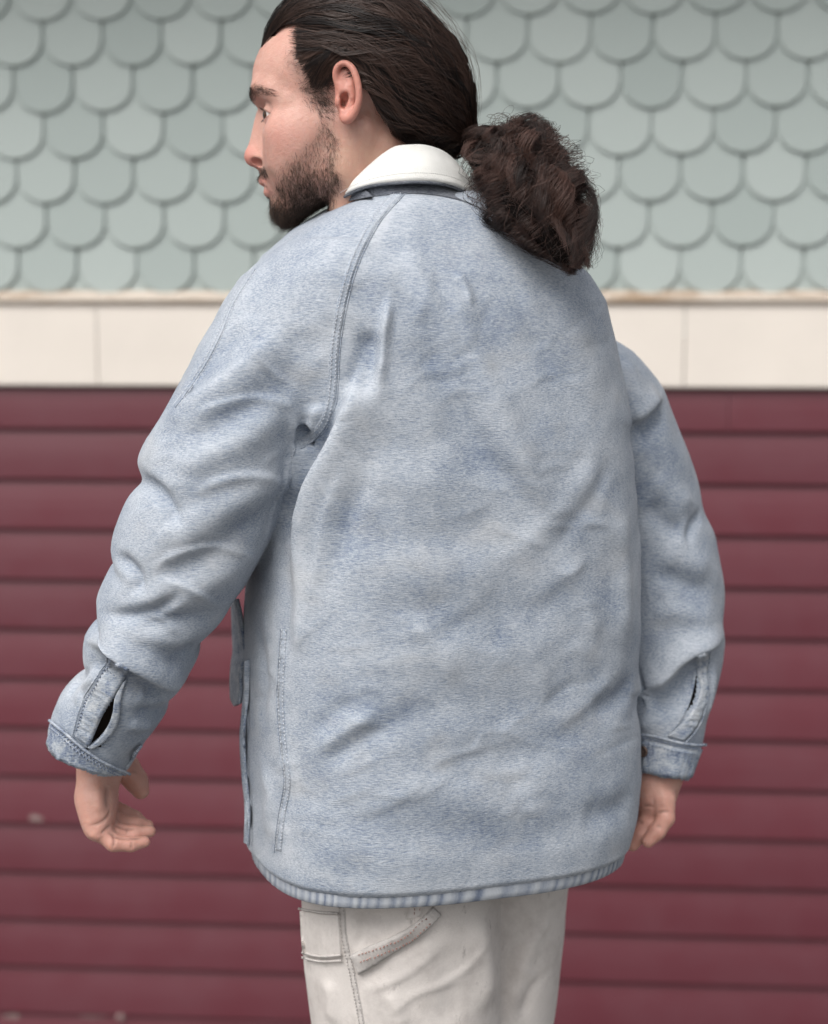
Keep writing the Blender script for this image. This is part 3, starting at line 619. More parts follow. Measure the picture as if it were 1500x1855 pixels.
def lining(tb_, f0, f1, sc):
    k = 24; n_ = 14; rows = []
    for f in np.linspace(f0, f1, n_):
        s = f * tb_['len']; i = min(np.searchsorted(tb_['s'], s), len(tb_['s']) - 1); C = np.array([np.interp(s, tb_['s'], tb_['C'][:, c]) for c in range(3)]); T = tb_['seg'][min(i, len(tb_['seg']) - 1)]; T = T / np.linalg.norm(T)
        Vv = np.array([0, 1.0, 0]) - T * T[1]; Vv /= np.linalg.norm(Vv); U = np.cross(Vv, T) * tb_['sg']; wl = np.interp(s, *tb_['wL']); wr = np.interp(s, *tb_['wR']); t = np.interp(f, np.linspace(0, 1, len(tb_['ts'])), tb_['ts'])
        for q in np.arange(k) * 2 * math.pi / k: rows.append(C + sc * (U * math.cos(q) * (wr if math.cos(q) > 0 else wl) + Vv * math.sin(q) * t))
    obj('sleeve_lining', mesh_np('sleeve_lining', rows, grid_faces(n_, k, True)), LINING, jacket)
lining(ARM_L, .72, .97, .72); lining(ARM_R, .70, .97, .72)
cuR_t = [(1166, 1328), (1196, 1336), (1232, 1345), (1262, 1348), (1272, 1347)]; cuR_b = [(1167, 1408), (1190, 1414), (1216, 1418), (1236, 1418), (1246, 1414)]
strip('cuff', cuR_t, cuR_b, DENIM_EDGE, jacket, .0045, 60, 9, pucker=.0006, wear=-.15, sink=.004); cordline('cuff_edge', cuR_t, DENIM_SEAM, jacket, .0016, .0045); pass
stitches([offset(cuR_t, 6)[2:-5], offset(cuR_t, 16)[2:-8], offset(cuR_b, -14)[2:-10]], THREAD_D, jacket, .0062)
strip('placket', [(1261, 1186), (1259, 1205), (1262, 1228), (1268, 1246), (1258, 1276), (1240, 1302), (1204, 1332)], [(1284, 1180), (1282, 1206), (1281, 1240), (1278, 1270), (1270, 1300), (1256, 1326), (1240, 1344)], DENIM_EDGE, jacket, .0035, 70, 9, pucker=.0008, wear=.1, sink=.003)
cordline('placket_edge', [(1284, 1180), (1282, 1206), (1281, 1240), (1278, 1270), (1270, 1300), (1256, 1326), (1240, 1344)], DENIM_SEAM, jacket, .0010, .0026); stitches([[(1262, 1206), (1282, 1205)], [(1273, 1190), (1272, 1212), (1272, 1240)]], THREAD_D, jacket, .0048)
strip('slit_facing', [(1256, 1212), (1246, 1250), (1234, 1285), (1218, 1318), (1206, 1330)], [(1264, 1214), (1258, 1252), (1246, 1288), (1230, 1314), (1214, 1330)], DENIM_SEAM, jacket, .0012, 50, 6, wear=-.6)
n = NT('copper'); COPPER = n.done(n.mix(n.noise(300, 2), (0.15, 0.10, 0.08), (0.24, 0.17, 0.14)), 0.45, Metallic=0.7)
def disc_button(px, py, r, mat):
    H, Nn = SURF.hit([(px, py)]); c, nn = H[0] + Nn[0] * .0046, Nn[0]; u = np.cross(nn, [0, 0, 1.]); u /= np.linalg.norm(u); v = np.cross(nn, u); V = []; k = 20
    for rr, hh in ((1.0, 0), (1.0, .0016), (.9, .0024), (.78, .0022), (.70, .0014), (.3, .0019), (0.01, .0020)):
        for a in np.arange(k) * 2 * math.pi / k: V.append(c + r * rr * (u * math.cos(a) + v * math.sin(a)) + nn * hh)
    return obj('snap_button', mesh_np('snap_button', V, grid_faces(7, k, True)), mat, jacket)
disc_button(1169, 1361, .0062, COPPER)
# front pocket edge and flap at the image-left side
pk = [(449, 1195), (447, 1260), (441, 1330), (444, 1400), (449, 1450), (450, 1480), (448, 1530)]
strip('pocket_edge', *[offset(pk, d) for d in (-2, 6)], DENIM, jacket, .0016, 90, 6, sink=.002); cordline('pocket_piping', offset(pk, -4), DENIM_SEAM, jacket, .0013, .0016)
fl = [(430, 1085, -.022), (436, 1110, -.024), (441, 1140, -.026), (446, 1172, -.03), (448, 1186, -.032), (442, 1200, -.03), (438, 1225, -.03), (439, 1250, -.03), (435, 1274, -.028)]
ii = [(421, 1085, .03), (422, 1120, .03), (423, 1150, .03), (424, 1180, .03), (421, 1200, .025), (419, 1225, .02), (419, 1250, .015), (420, 1266, .01), (426, 1279, .0)]
a = spline([tuple(P(*q)) for q in fl], 50); b = spline([tuple(P(*q)) for q in ii], 50); g_ = Geo(); m = 6
G = a[:, None] * (1 - np.linspace(0, 1, m))[None, :, None] + b[:, None] * np.linspace(0, 1, m)[None, :, None]; nn = np.array([-.9, -.43, 0]); nn /= np.linalg.norm(nn)
G2 = np.concatenate([G + nn * .002, (G - nn * .002)[:, ::-1]], 1); me = mesh_np('pocket_flap', G2.reshape(-1, 3), grid_faces(50, 2 * m, True)); attr(me, 'wear', np.zeros(50 * 2 * m)); obj('pocket_flap', me, DENIM_EDGE, jacket)
tube_mesh('flap_edge', a + nn * .001, np.full(50, .0019), DENIM_SEAM, jacket)
# hem band that hangs below the turned edge
def torso_ring(z, inset, k=360):
    cx = np.interp(z, tz, tcx); a = np.interp(z, tz, ta) - inset; b = np.interp(z, tz, tb) - inset; q = np.arange(k) * 2 * math.pi / k; m = 2.8
    u = a * np.sign(np.cos(q)) * np.abs(np.cos(q)) ** (2 / m); v = b * np.sign(np.sin(q)) * np.abs(np.sin(q)) ** (2 / m); return np.c_[cx + u * cY - v * sY, u * sY + v * cY, np.full(k, z)]
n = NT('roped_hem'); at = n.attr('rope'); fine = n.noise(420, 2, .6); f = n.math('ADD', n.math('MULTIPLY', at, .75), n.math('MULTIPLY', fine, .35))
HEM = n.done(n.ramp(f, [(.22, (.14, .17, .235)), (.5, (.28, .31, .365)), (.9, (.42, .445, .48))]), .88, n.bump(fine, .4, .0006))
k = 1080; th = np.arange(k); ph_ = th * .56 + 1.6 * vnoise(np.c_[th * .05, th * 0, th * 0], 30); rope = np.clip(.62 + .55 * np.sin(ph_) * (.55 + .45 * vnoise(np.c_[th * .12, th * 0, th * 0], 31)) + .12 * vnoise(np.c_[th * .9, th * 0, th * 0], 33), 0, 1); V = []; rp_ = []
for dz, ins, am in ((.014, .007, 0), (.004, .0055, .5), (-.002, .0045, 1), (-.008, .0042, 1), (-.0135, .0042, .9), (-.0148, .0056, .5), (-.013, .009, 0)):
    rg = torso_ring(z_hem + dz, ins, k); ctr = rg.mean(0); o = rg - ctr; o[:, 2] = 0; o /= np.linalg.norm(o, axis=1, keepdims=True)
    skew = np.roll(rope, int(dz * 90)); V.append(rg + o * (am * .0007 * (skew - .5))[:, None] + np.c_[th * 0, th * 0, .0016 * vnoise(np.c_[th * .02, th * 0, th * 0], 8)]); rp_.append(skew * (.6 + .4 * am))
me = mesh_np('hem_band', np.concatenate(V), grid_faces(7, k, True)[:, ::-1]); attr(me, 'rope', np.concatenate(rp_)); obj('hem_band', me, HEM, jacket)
# collar
n = NT('white_canvas'); rib = n.noise(1, 2, .5, n.mapped((0, 0, 0), (1400, 1400, 120)))
WHITE = n.done(n.mix(n.noise(40, 4, .6), (.76, .755, .725), (.66, .655, .625)), .85, n.bump(n.math('ADD', rib, n.math('MULTIPLY', n.noise(55, 4, .6), 2.5)), .5, .0010), Sheen_Weight=.2)
top = [(660, 420, .085), (622, 375, .05), (610, 356, -.010), (627, 339, -.040), (648, 319, -.054), (668, 300, -.061), (694, 278, -.066), (714, 266, -.068), (745, 262, -.067), (774, 263, -.063), (802, 272, -.053), (830, 295, -.035), (848, 320, -.010), (855, 345, .03), (840, 370, .07)]
bot = [(640, 440, .10), (602, 392, .05), (603, 366, -.012), (622, 354, -.050), (648, 341, -.068), (672, 334, -.078), (700, 330, -.085), (726, 328, -.088), (752, 327, -.090), (782, 328, -.087), (812, 333, -.076), (842, 345, -.056), (872, 362, -.025), (884, 385, .03), (860, 410, .08)]
A = spline([tuple(P(*q)) for q in top], 110); B = spline([tuple(P(*q)) for q in bot], 110); NC = np.array(P(745, 330, 0.0))
out = (A + B) / 2 - NC; out[:, 2] = 0; out /= np.linalg.norm(out, axis=1, keepdims=True); rows = []
inn = A - out * .012 - np.array([0, 0, .030]); rows.append(inn); rows.append(A - out * .006 - np.array([0, 0, .004])); rows.append(A - out * .003 + np.array([0, 0, .0006])); 
for t in np.linspace(0, 1, 12)[0:]:
    bul = math.sin(math.pi * min(1, t * 1.02)) * .0020 + .0012 * math.exp(-((t - .88) / .1) ** 2); gr = -.0009 if abs(t - .80) < .05 else 0
    rows.append(A * (1 - t) + B * t + out * (bul + gr) + np.array([0, 0, .0025 * math.sin(math.pi * t)]))
rows.append(B - out * .0028 - np.array([0, 0, .0012])); rows.append(B - out * .004 + np.array([0, 0, .004])); rows.append(A * .5 + B * .5 - out * .001)
Vc = np.stack(rows, 1); jt = .0021 * vnoise(np.c_[np.repeat(np.arange(110), Vc.shape[1]) * .16, np.tile(np.arange(Vc.shape[1]), 110) * .2, np.zeros(110 * Vc.shape[1])], 4).reshape(110, -1)
Vc = Vc + out[:, None] * jt[..., None]; obj('collar', mesh_np('collar', Vc.reshape(-1, 3), grid_faces(110, Vc.shape[1])[:, ::-1]), WHITE, jacket)
tube_mesh('collar_edge', B - out * .0006 - np.array([0, 0, .0016]), np.full(110, .0016), m_denim('dark_denim_edge', (.2, .21, .23), (.10, .11, .13), (.05, .055, .07)), jacket)
q = A * .20 + B * .80 + out * .0058; g_ = Geo()
for i in range(4, 104):
    for f in (0, .5):
        p0 = q[i] * (1 - f) + q[i + 1] * f; p1 = q[i] * (1 - f - .28) + q[i + 1] * (f + .28); u = out[i] * .0004; w = np.array([0, 0, .0004]); g_.add([p0 - w, p1 - w, p1 + w + u, p0 + w + u], [(0, 1, 2, 3)])
n = NT('white_thread'); tag(g_.build('stitching', n.done((.70, .70, .68), .8), jacket), kind='stuff')
B2, _ = SURF.hit(spline([(664, 358), (676, 356), (694, 354), (740, 350), (800, 355), (850, 368), (880, 384)], 80)); B2 = np.vstack([spline([tuple(P(628, 366, -.046)), tuple(P(648, 361, -.060)), tuple(B2[0])], 11)[:-1], B2]) - np.array([0, .0015, 0]); A2 = spline([tuple(P(*q)) for q in ((630, 354, -.046), (650, 344, -.062), (690, 334, -.076), (745, 322, -.074), (800, 326, -.070), (850, 346, -.040), (875, 362, -.01))], 90); t = np.linspace(0, 1, 8)
G = A2[:, None] * (1 - t)[None, :, None] + B2[:, None] * t[None, :, None]; me = mesh_np('collar_stand', G.reshape(-1, 3), grid_faces(90, 8)[:, ::-1]); attr(me, 'wear', np.full(720, -.5)); obj('collar_stand', me, m_denim('shaded_stand_denim', (.22, .235, .26), (.12, .13, .155), (.05, .06, .085)), jacket)  # dark denim, taken darker in colour for the shade under the collar
print('jacket done', round(time.time() - T0, 1))

# ------------------------------------------------------------------ body: head, neck, hands (separate overlapping shells gathered in one mesh)
HO = P(635, 200, 0.0); MM = (P(636, 200)[0] - P(635, 200)[0]) / .586       # metres per head unit
def to_head(p): return np.c_[(HO[0] - p[:, 0]) / MM, -(p[:, 1] - HO[1]) / MM, (p[:, 2] - HO[2]) / MM]
def from_head(q): q = np.asarray(q, float); return np.stack([HO[0] - q[..., 0] * MM, HO[1] - q[..., 1] * MM, HO[2] + q[..., 2] * MM], -1)
def hpx(px, py): return (635 - px) * .586, (200 - py) * .586
EYE = np.array([77.5, 31.0, -8.0])
HELIX = [(5, 78, 10), (11, 78, 19), (13, 80, 29), (10, 83, 36.5), (2.5, 86, 39.5), (-5, 88, 34.5), (-10, 89.5, 24), (-12.8, 90, 11), (-12.3, 88.5, -3), (-8, 85, -13), (-3, 82, -19), (2, 79, -21)]
HELIX2 = spline(HELIX, 26); HRAD = np.interp(np.linspace(0, 1, 26), np.linspace(0, 1, 12), [2.6, 3.0, 3.1, 3.1, 3.2, 3.2, 3.2, 3.1, 3.1, 3.3, 4.2, 4.6])
def head_f(q):                                          # head units (about a millimetre): forward, to the near side, up
    a = q.copy(); a[:, 1] = np.abs(a[:, 1]); f, l, u = a[:, 0], a[:, 1], a[:, 2]
    d = ell(a, (0, 0, 42), (97, 76, 77)); d = smin(d, ell(a, (48, 0, 30), (55, 58, 46)), 14)
    d = smin(d, ell(a, (42, 0, -28), (50, 62, 62)), 22)                    # midface
    d = smin(d, ell(a, (62, 0, -66), (32, 34, 34)), 18)                    # maxilla
    d = smin(d, cone(a, (12, 46, -66), (66, 11, -103), 15, 13), 20)        # jaw
    d = smin(d, cone(a, (8, 50, -20), (12, 47, -66), 16, 15), 18)
    d = smin(d, ell(a, (68, 0, -102), (15, 17, 14)), 12)                   # chin
    d = smin(d, ell(a, (56, 42, -26), (28, 17, 17)), 28); d = smin(d, ell(a, (52, 34, -56), (28, 20, 26)), 26)   # cheek
    d = smin(d, chain(a, [(96, 6, 15), (92, 26, 19), (79, 43, 15), (64, 50, 6)], [8, 8, 6.5, 4], 8), 13)   # brow
    d = smax(d, -ell(a, (97, 31, -8), (16, 18, 10)), 12)                    # eye socket
    # nose
    ns = smin(cone(a, (95, 0, -6), (103, 0, -44), 5.5, 7.5), ell(a, (101.5, 0, -49.5), (11.3, 11, 9.8)), 8)
    ns = smin(ns, cone(a, (88, 4, -14), (90, 10, -50), 7, 8), 12); ns = smin(ns, ell(a, (91, 12.5, -54), (10.5, 6.5, 8)), 4.5)
    d = smin(d, ns, 6); d = smin(d, cone(a, (97, 0, -58), (92, 0, -66), 3.2, 4), 5)
    d = smax(d, -ell(a, (99, 15, -55.0), (8.2, 10, 4.4), rot2(.28)), 1.6)   # nostril
    # eyelids around the ball
    e = a - EYE; r = np.linalg.norm(e, axis=1); el = np.degrees(np.arctan2(e[:, 2], np.maximum(e[:, 0], 1e-3))); az = np.degrees(np.arctan2(e[:, 1], np.maximum(e[:, 0], 1e-3)))
    lid = r - 13.6; op = np.clip(1 - (az / 82) ** 2, 0, 1); wedge = np.maximum(np.maximum(el - (21 * op - 1), -(el + 23 * op)), -(e[:, 0] - 1)) * .22
    lid = smax(lid, -wedge, 1.2); d = smin(d, np.where(e[:, 0] > -6, lid, 30), 4)
    d = np.where((r < 17) & (wedge < 0) & (e[:, 0] > 1), np.maximum(d, -wedge), d)
    # mouth
    up = chain(a, [(93.5, 0, -74.5), (92, 7, -73.5), (86, 16, -76.5), (79, 24, -79)], [5.0, 5.2, 4.2, 2.2], 3); lo = chain(a, [(87.5, 0, -85.5), (86, 8, -85), (81, 17, -82), (77, 23, -79.5)], [5.9, 5.7, 4.2, 2.2], 3)
    d = smin(d, up, 3.2); d = smin(d, lo, 3.2); d = smax(d, -chain(a, [(97, 0, -79.6), (91, 9, -79), (84, 18, -78.6), (79, 24.5, -79)], [1.3, 1.3, 1.1, .7], 1), 1.5)
    # ear
    a0 = a; a = (a - np.array([0, 74.5, 8])) / .92 + np.array([0, 72, 8])
    p2 = ell(a, (0, 74, 9), (14, 11, 31)); hx = chain(a, HELIX2, HRAD, 3)
    er = smin(p2, hx, 4); er = smax(er, -ell(a, (3, 88, 25), (6.5, 6.5, 11.5), rot2(-.25)), 3); er = smax(er, -ell(a, (2.5, 84.5, -1), (7.5, 13, 10)), 2.5); 
    er = smin(er, chain(a, [(2, 77, 28), (-3.5, 80, 17), (-4.5, 80.5, 4), (0, 79, -9)], [1.8, 2.4, 2.6, 2.6], 2), 4); er = smin(er, ell(a, (10.5, 77, -1), (3.8, 5, 5.5)), 3); er = smin(er, ell(a, (3, 78, -17), (6.5, 4.5, 6.5)), 3)
    er = smax(er, -ell(a, (5, 76, -2), (3, 10, 4.2)), 1.5); a = a0; d = smin(d, er * .92, 3.5)
    # neck
    nk = cone(a, (-24, 10, -40), (-48, 8, -190), 47, 50); nk = smin(nk, cone(a, (-14, 54, -26), (26, 24, -165), 13, 12), 12); d = smin(d, nk, 16)
    return d
def hand_l(p):
    k = lambda px, py, y: tuple(P(px, py, y)); r = .0105
    d = chain(p, [k(205, 1290, -.04), k(182, 1390, -.038), k(172, 1440, -.040)], [.027, .0225, .021], .01)
    d = smin(d, ell(p, k(178, 1462, -.048), (.0195, .026, .034)), .012); d = smin(d, cone(p, k(178, 1440, -.02), k(182, 1486, -.006), .019, .016), .014); d = smin(d, cone(p, k(172, 1450, -.058), k(178, 1500, -.066), .0165, .0135), .012)
    F_ = [([(176, 1500, -.066), (206, 1527, -.070), (238, 1529, -.067), (262, 1525, -.063)], [.0104, .0088, .0079, .0060]),
          ([(184, 1491, -.047), (216, 1509, -.052), (246, 1509, -.050), (272, 1506, -.047)], [.0106, .0090, .0080, .0062]),
          ([(194, 1478, -.027), (222, 1491, -.031), (248, 1493, -.030), (268, 1496, -.028)], [.0108, .0090, .0081, .0062]),
          ([(202, 1464, -.007), (224, 1474, -.010), (244, 1482, -.011), (258, 1490, -.012)], [.0106, .0088, .0079, .0060])]
    for q, rs in F_: d = smin(d, chain(p, [k(*a) for a in q], rs, .003), .0035)
    th = chain(p, [k(205, 1372, -.002), k(228, 1392, .008), k(246, 1414, .010), k(255, 1432, .008)], [.018, .0145, .0122, .0095], .006); return smin(d, th, .008)
def hand_r(p):
    k = lambda px, py, y: tuple(P(px, py, y))
    d = chain(p, [k(1195, 1330, .055), k(1192, 1400, .05), k(1190, 1430, .05)], [.030, .0265, .023], .01); d = smin(d, ell(p, k(1184, 1445, .045), (.020, .028, .030)), .012)
    F_ = [([(1206, 1448, .026), (1206, 1482, .020), (1191, 1506, .016), (1174, 1524, .014)], [.0112, .0098, .0090, .0072]),
          ([(1188, 1450, .040), (1174, 1488, .032), (1158, 1512, .028), (1146, 1530, .026)], [.0118, .0102, .0092, .0074]),
          ([(1176, 1450, .058), (1160, 1490, .050), (1142, 1516, .044), (1126, 1530, .042)], [.0118, .0104, .0094, .0076]),
          ([(1166, 1445, .074), (1148, 1480, .066), (1130, 1502, .06), (1116, 1514, .058)], [.0114, .0098, .0088, .0072])]
    for q, rs in F_: d = smin(d, chain(p, [k(*a) for a in q], rs, .003), .0035)
    return smin(d, chain(p, [k(1165, 1385, .06), k(1142, 1420, .05), k(1128, 1448, .046), k(1120, 1468, .045)], [.018, .0145, .012, .0095], .006), .008)
def torso_core(p):
    c = lambda px, py, y: tuple(P(px, py, y)); d = chain(p, [c(720, 345, .0), c(770, 520, .01), c(790, 800, .0), c(785, 1100, 0), c(770, 1400, 0)], [.045, .075, .10, .10, .11], .03)
    d = smin(d, chain(p, [c(600, 600, -.02), c(770, 520, .01), c(1010, 660, .07)], [.035, .05, .03], .02), .02)
    d = smin(d, chain(p, [c(580, 620, -.02), c(360, 980, -.08), c(190, 1390, -.04)], [.035, .035, .022], .02), .02); d = smin(d, chain(p, [c(1030, 680, .08), c(1180, 1000, .12), c(1193, 1400, .05)], [.03, .035, .022], .02), .02)
    d = smin(d, chain(p, [c(710, 1500, -.01), (-.015, -.01, .5), (-.02, .01, .08)], [.065, .05, .04], .03), .03); return smin(d, chain(p, [c(880, 1500, .08), (.085, .085, .5), (.09, .085, .08)], [.055, .045, .036], .03), .03)
BG = Geo()
HV, HF = surfnets(lambda p: head_f(to_head(p)) * MM, from_head((128, 98, -150)) , from_head((-108, -98, 128)), .0013 if FINE else .003, 8, 1.9)
HV = relax(HV, HF, 1, .35); HN = vnormals(HV, HF); HQ = to_head(HV)
BG.add(HV, HF); nh = len(HV)
for f_, c_ in ((hand_l, (195, 1440, -.03)), (hand_r, (1175, 1430, .045))):
    c = P(*c_); V, F = surfnets(f_, c - np.array([.075, .075, .085]), c + np.array([.075, .075, .085]), .0014, 8, 1.6); V = relax(V, F, 1, .4); BG.add(V, F)
V, F = surfnets(torso_core, (-.5, -.25, .0), (.45, .3, zof(330)), .012, 4, 2.5); BG.add(V, F)
BV, BF = BG.out(); BN = vnormals(BV, BF); BS = Surf(BV[nh:], BF[BF.min(1) >= nh] - nh, 4)
HSTR = [(-1.3, 3, 1, [(160, 1496), (178, 1492), (196, 1478), (201, 1462)]), (-1.2, 3, 1, [(182, 1512), (192, 1502), (202, 1494)]), (-1.2, 3, 1, [(205, 1538), (207, 1522), (204, 1508)]), (-1.0, 3, 1, [(238, 1538), (238, 1522)]), (-1.0, 3, 1, [(230, 1510), (232, 1498)]), (-.9, 3, 1, [(225, 1402), (240, 1398), (252, 1402)]), (-1.6, 3, 1, [(192, 1506), (214, 1517), (240, 1519), (262, 1516)]), (-1.4, 3, 1, [(202, 1490), (222, 1500), (248, 1501)]),
 (2.0, 9, 1, [(176, 1420), (180, 1450), (182, 1475)]), (-1.5, 7, 1, [(196, 1420), (194, 1450), (198, 1470)]), (1.3, 8, 1, [(165, 1508), (172, 1516), (182, 1522)]),
 (-1.2, 3, 1, [(1164, 1462), (1176, 1460), (1186, 1464)]), (-1.2, 3, 1, [(1188, 1474), (1204, 1470), (1216, 1472)]), (-1.0, 3, 1, [(1186, 1496), (1200, 1498)]), (-1.2, 4, 1, [(1184, 1440), (1186, 1470), (1182, 1495)]), (1.5, 9, 1, [(1200, 1425), (1202, 1445), (1202, 1465)]), (-.9, 3, 1, [(1156, 1488), (1166, 1492)])]
hd = sculpt(BV[nh:], BN[nh:], BS, HSTR); BV[nh:] += BN[nh:] * hd[:, None]
def gauss(q, c, r): d = (q - np.array(c)) / np.array(r); return np.exp(-(d * d).sum(1))
col = np.tile(np.array([.57, .335, .272]), (len(BV), 1)); Q = HQ.copy(); Q[:, 1] = np.abs(Q[:, 1])
def tint(c, w): col[:nh] = col[:nh] * (1 - w[:, None]) + np.array(c) * w[:, None]
tint((.62, .30, .25), .55 * gauss(Q, (70, 48, -32), (24, 30, 20))); tint((.60, .22, .18), .9 * gauss(Q, (106, 0, -50), (14, 16, 13))); tint((.56, .22, .17), .7 * np.clip((Q[:, 1] - 68) / 8, 0, 1) * (np.abs(Q[:, 0]) < 22) * (np.abs(Q[:, 2] - 8) < 36))
tint((.54, .19, .17), .95 * np.maximum(gauss(Q, (92, 0, -75), (8, 20, 4)), gauss(Q, (86, 0, -85), (8, 17, 4.5)))); tint((.56, .36, .25), .5 * np.clip((-Q[:, 2] - 20) / 30, 0, 1) * (Q[:, 0] < 20))
tint((.10, .03, .025), .95 * gauss(Q, (98, 11, -55), (7, 4, 3.2))); tint((.46, .28, .24), .45 * gauss(Q, (86, 34, -14), (12, 14, 9)))
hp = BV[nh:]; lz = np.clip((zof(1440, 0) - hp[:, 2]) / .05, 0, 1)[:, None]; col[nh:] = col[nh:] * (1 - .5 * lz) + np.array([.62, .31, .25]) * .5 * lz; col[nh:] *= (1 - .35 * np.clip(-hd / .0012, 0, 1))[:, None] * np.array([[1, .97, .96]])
def pxy(Q_): return 635 - Q_[:, 0] / .586, 200 - Q_[:, 2] / .586
hx_, hy_ = pxy(Q)
def soft(poly, x, y, s):                             # soft-edged membership of a photo polygon
    r = np.zeros(len(x)); 
    for dx, dy in ((0, 0), (s, 0), (-s, 0), (0, s), (0, -s), (s * .7, s * .7), (-s * .7, s * .7), (s * .7, -s * .7), (-s * .7, -s * .7)): r += inpoly(x + dx, y + dy, poly)
    return r / 9
BEARD = [(600, 228), (612, 246), (617, 290), (616, 330), (606, 362), (585, 415), (505, 418), (485, 392), (489, 374), (494, 362), (500, 352), (506, 338), (512, 318), (524, 300), (547, 286), (566, 264), (582, 240), (590, 216)]
STACHE = [(462, 319), (468, 308), (488, 304), (500, 310), (508, 324), (507, 338), (500, 326), (486, 319), (466, 323)]
SOUL = [(482, 353), (494, 350), (500, 362), (492, 374), (486, 366)]
TEMPLE = [(536, 40), (552, 92), (546, 112), (530, 118), (528, 132), (548, 158), (560, 190), (578, 200), (596, 226), (604, 205), (598, 182), (612, 150), (600, 70)]
bm = np.maximum(soft(BEARD, hx_, hy_, 8), np.maximum(soft(STACHE, hx_, hy_, 4), soft(SOUL, hx_, hy_, 4))); earm = (np.abs(Q[:, 0] - 1) < 17) & (np.abs(Q[:, 2] - 9) < 36) & (Q[:, 1] > 67); tm = soft(TEMPLE, hx_, hy_, 9) * ~earm
tint((.24, .155, .115), .50 * bm * (Q[:, 1] < 70)); tint((.22, .15, .12), .62 * tm * (Q[:, 1] < 79)); scalp = (hy_ < 120 + np.clip(hx_ - 540, 0, 400) * .35) & (hx_ > 545); tint((.05, .035, .03), 1.0 * scalp * ~((np.abs(Q[:, 0] - 1) < 18) & (np.abs(Q[:, 2] - 9) < 36) & (Q[:, 1] > 66)) * np.ones(nh))
me = mesh_np('body', BV, BF); attr(me, 'skin', col)
n = NT('skin'); c = n.mix(.55, n.attr('skin', True), n.attr('skin', True)); mot = n.noise(130, 4, .6)
c = n.mix(n.math('MULTIPLY', n.ramp(mot, [(.35, (0, 0, 0)), (.75, (1, 1, 1))]), .38), c, (.52, .23, .18)); pores = n.noise(900, 2, .5)
SKIN = n.done(c, n.ramp(n.noise(60, 2), [(.3, (.36,) * 3), (.7, (.52,) * 3)]), n.bump(n.math('ADD', pores, n.math('MULTIPLY', n.noise(260, 3), 1.8)), .42, .0008), Subsurface_Weight=.22, Subsurface_Scale=.006, Specular_IOR_Level=.4)
SKIN.node_tree.nodes['Principled BSDF'].inputs['Subsurface Radius'].default_value = (1.0, .35, .2)
body = obj('body', me, SKIN, person)
print('body', len(BV), round(time.time() - T0, 1))
# eyes
for sgn in (1, -1):
    c = EYE.copy(); c[1] *= sgn; gaze = np.array([.93, .30 * sgn * 1.0 if sgn > 0 else .30, -.08]); gaze /= np.linalg.norm(gaze); u = np.cross(gaze, [0, 0, 1.]); u /= np.linalg.norm(u); v = np.cross(u, gaze); V = []; ca = []
    for ph in np.linspace(0, math.pi, 40):
        rr = 12.2 + .9 * math.exp(-(ph / .45) ** 4)
        for a in np.arange(32) * 2 * math.pi / 32:
            V.append(c + rr * (gaze * math.cos(ph) + math.sin(ph) * (u * math.cos(a) + v * math.sin(a)))); ca.append((.01, .008, .006) if ph < .20 else (.055, .028, .014) if ph < .48 else (.03, .018, .012) if ph < .53 else (.62, .58, .55))
    me = mesh_np('eye', from_head(np.array(V)), grid_faces(40, 32, True)); attr(me, 'iris', np.array(ca)); n = NT('eye_surface'); obj('eye', me, n.done(n.attr('iris', True), .08), person)

# ------------------------------------------------------------------ hair
def strands_mesh(P_, rad):                           # P_: (n strands, m points, 3); rad (n, m): three-sided tapering hairs
    n_, m_, _ = P_.shape; T = np.gradient(P_, axis=1); T /= np.linalg.norm(T, axis=2, keepdims=True) + 1e-12; ref = np.array([.2, -.95, .23]); U = np.cross(T, ref); U /= np.linalg.norm(U, axis=2, keepdims=True) + 1e-9; W = np.cross(T, U)
    a = np.arange(3) * 2 * math.pi / 3; V = P_[:, :, None] + rad[:, :, None, None] * (U[:, :, None] * np.cos(a)[None, None, :, None] + W[:, :, None] * np.sin(a)[None, None, :, None])
    gf = grid_faces(m_, 3, True); F = (gf[None] + (np.arange(n_) * m_ * 3)[:, None, None]).reshape(-1, 4); return V.reshape(-1, 3), F
def m_hair(name, a, b, rough=.38):
    n = NT(name); at = n.attr('tone'); c = n.ramp(at, [(0, a), (1, b)]); return n.done(c, rough, Specular_IOR_Level=.45)
HAIR = m_hair('dark_hair', (.011, .008, .0075), (.090, .050, .037)); CURL = m_hair('brown_curls', (.014, .0095, .0085), (.084, .043, .033), .5); BEARDM = m_hair('beard_hair', (.015, .0095, .007), (.080, .045, .028), .5)
def cap_f(q):
    a = q.copy(); a[:, 1] = np.abs(a[:, 1])
    d = ell(a, (-8, 0, 46), (107, 81, 90)); d = smin(d, ell(a, (-52, 0, 26), (82, 74, 64)), 22); return smin(d, cone(a, (-102, 0, -8), (-132, 0, -30), 40, 15), 24)
def lateral(f, u, field, l0=125.0):                  # outermost near-side point of a field at a place in profile
    lo_ = np.zeros(len(f)); hi_ = np.full(len(f), l0)
    for _ in range(22):
        mid = (lo_ + hi_) / 2; ins = field(np.c_[f, mid, u]) < 0; lo_ = np.where(ins, mid, lo_); hi_ = np.where(ins, hi_, mid)
    return lo_
CAPPOLY = [(486, 92), (486, 74), (498, 52), (505, 30), (540, -60), (720, -90), (830, 0), (900, 120), (900, 270), (850, 296), (800, 296), (760, 280), (726, 262), (704, 236), (680, 200), (668, 172), (660, 152), (645, 120), (628, 116), (610, 126), (602, 154), (598, 165), (590, 158), (580, 140), (572, 112), (566, 90), (556, 62), (530, 54), (506, 68)]
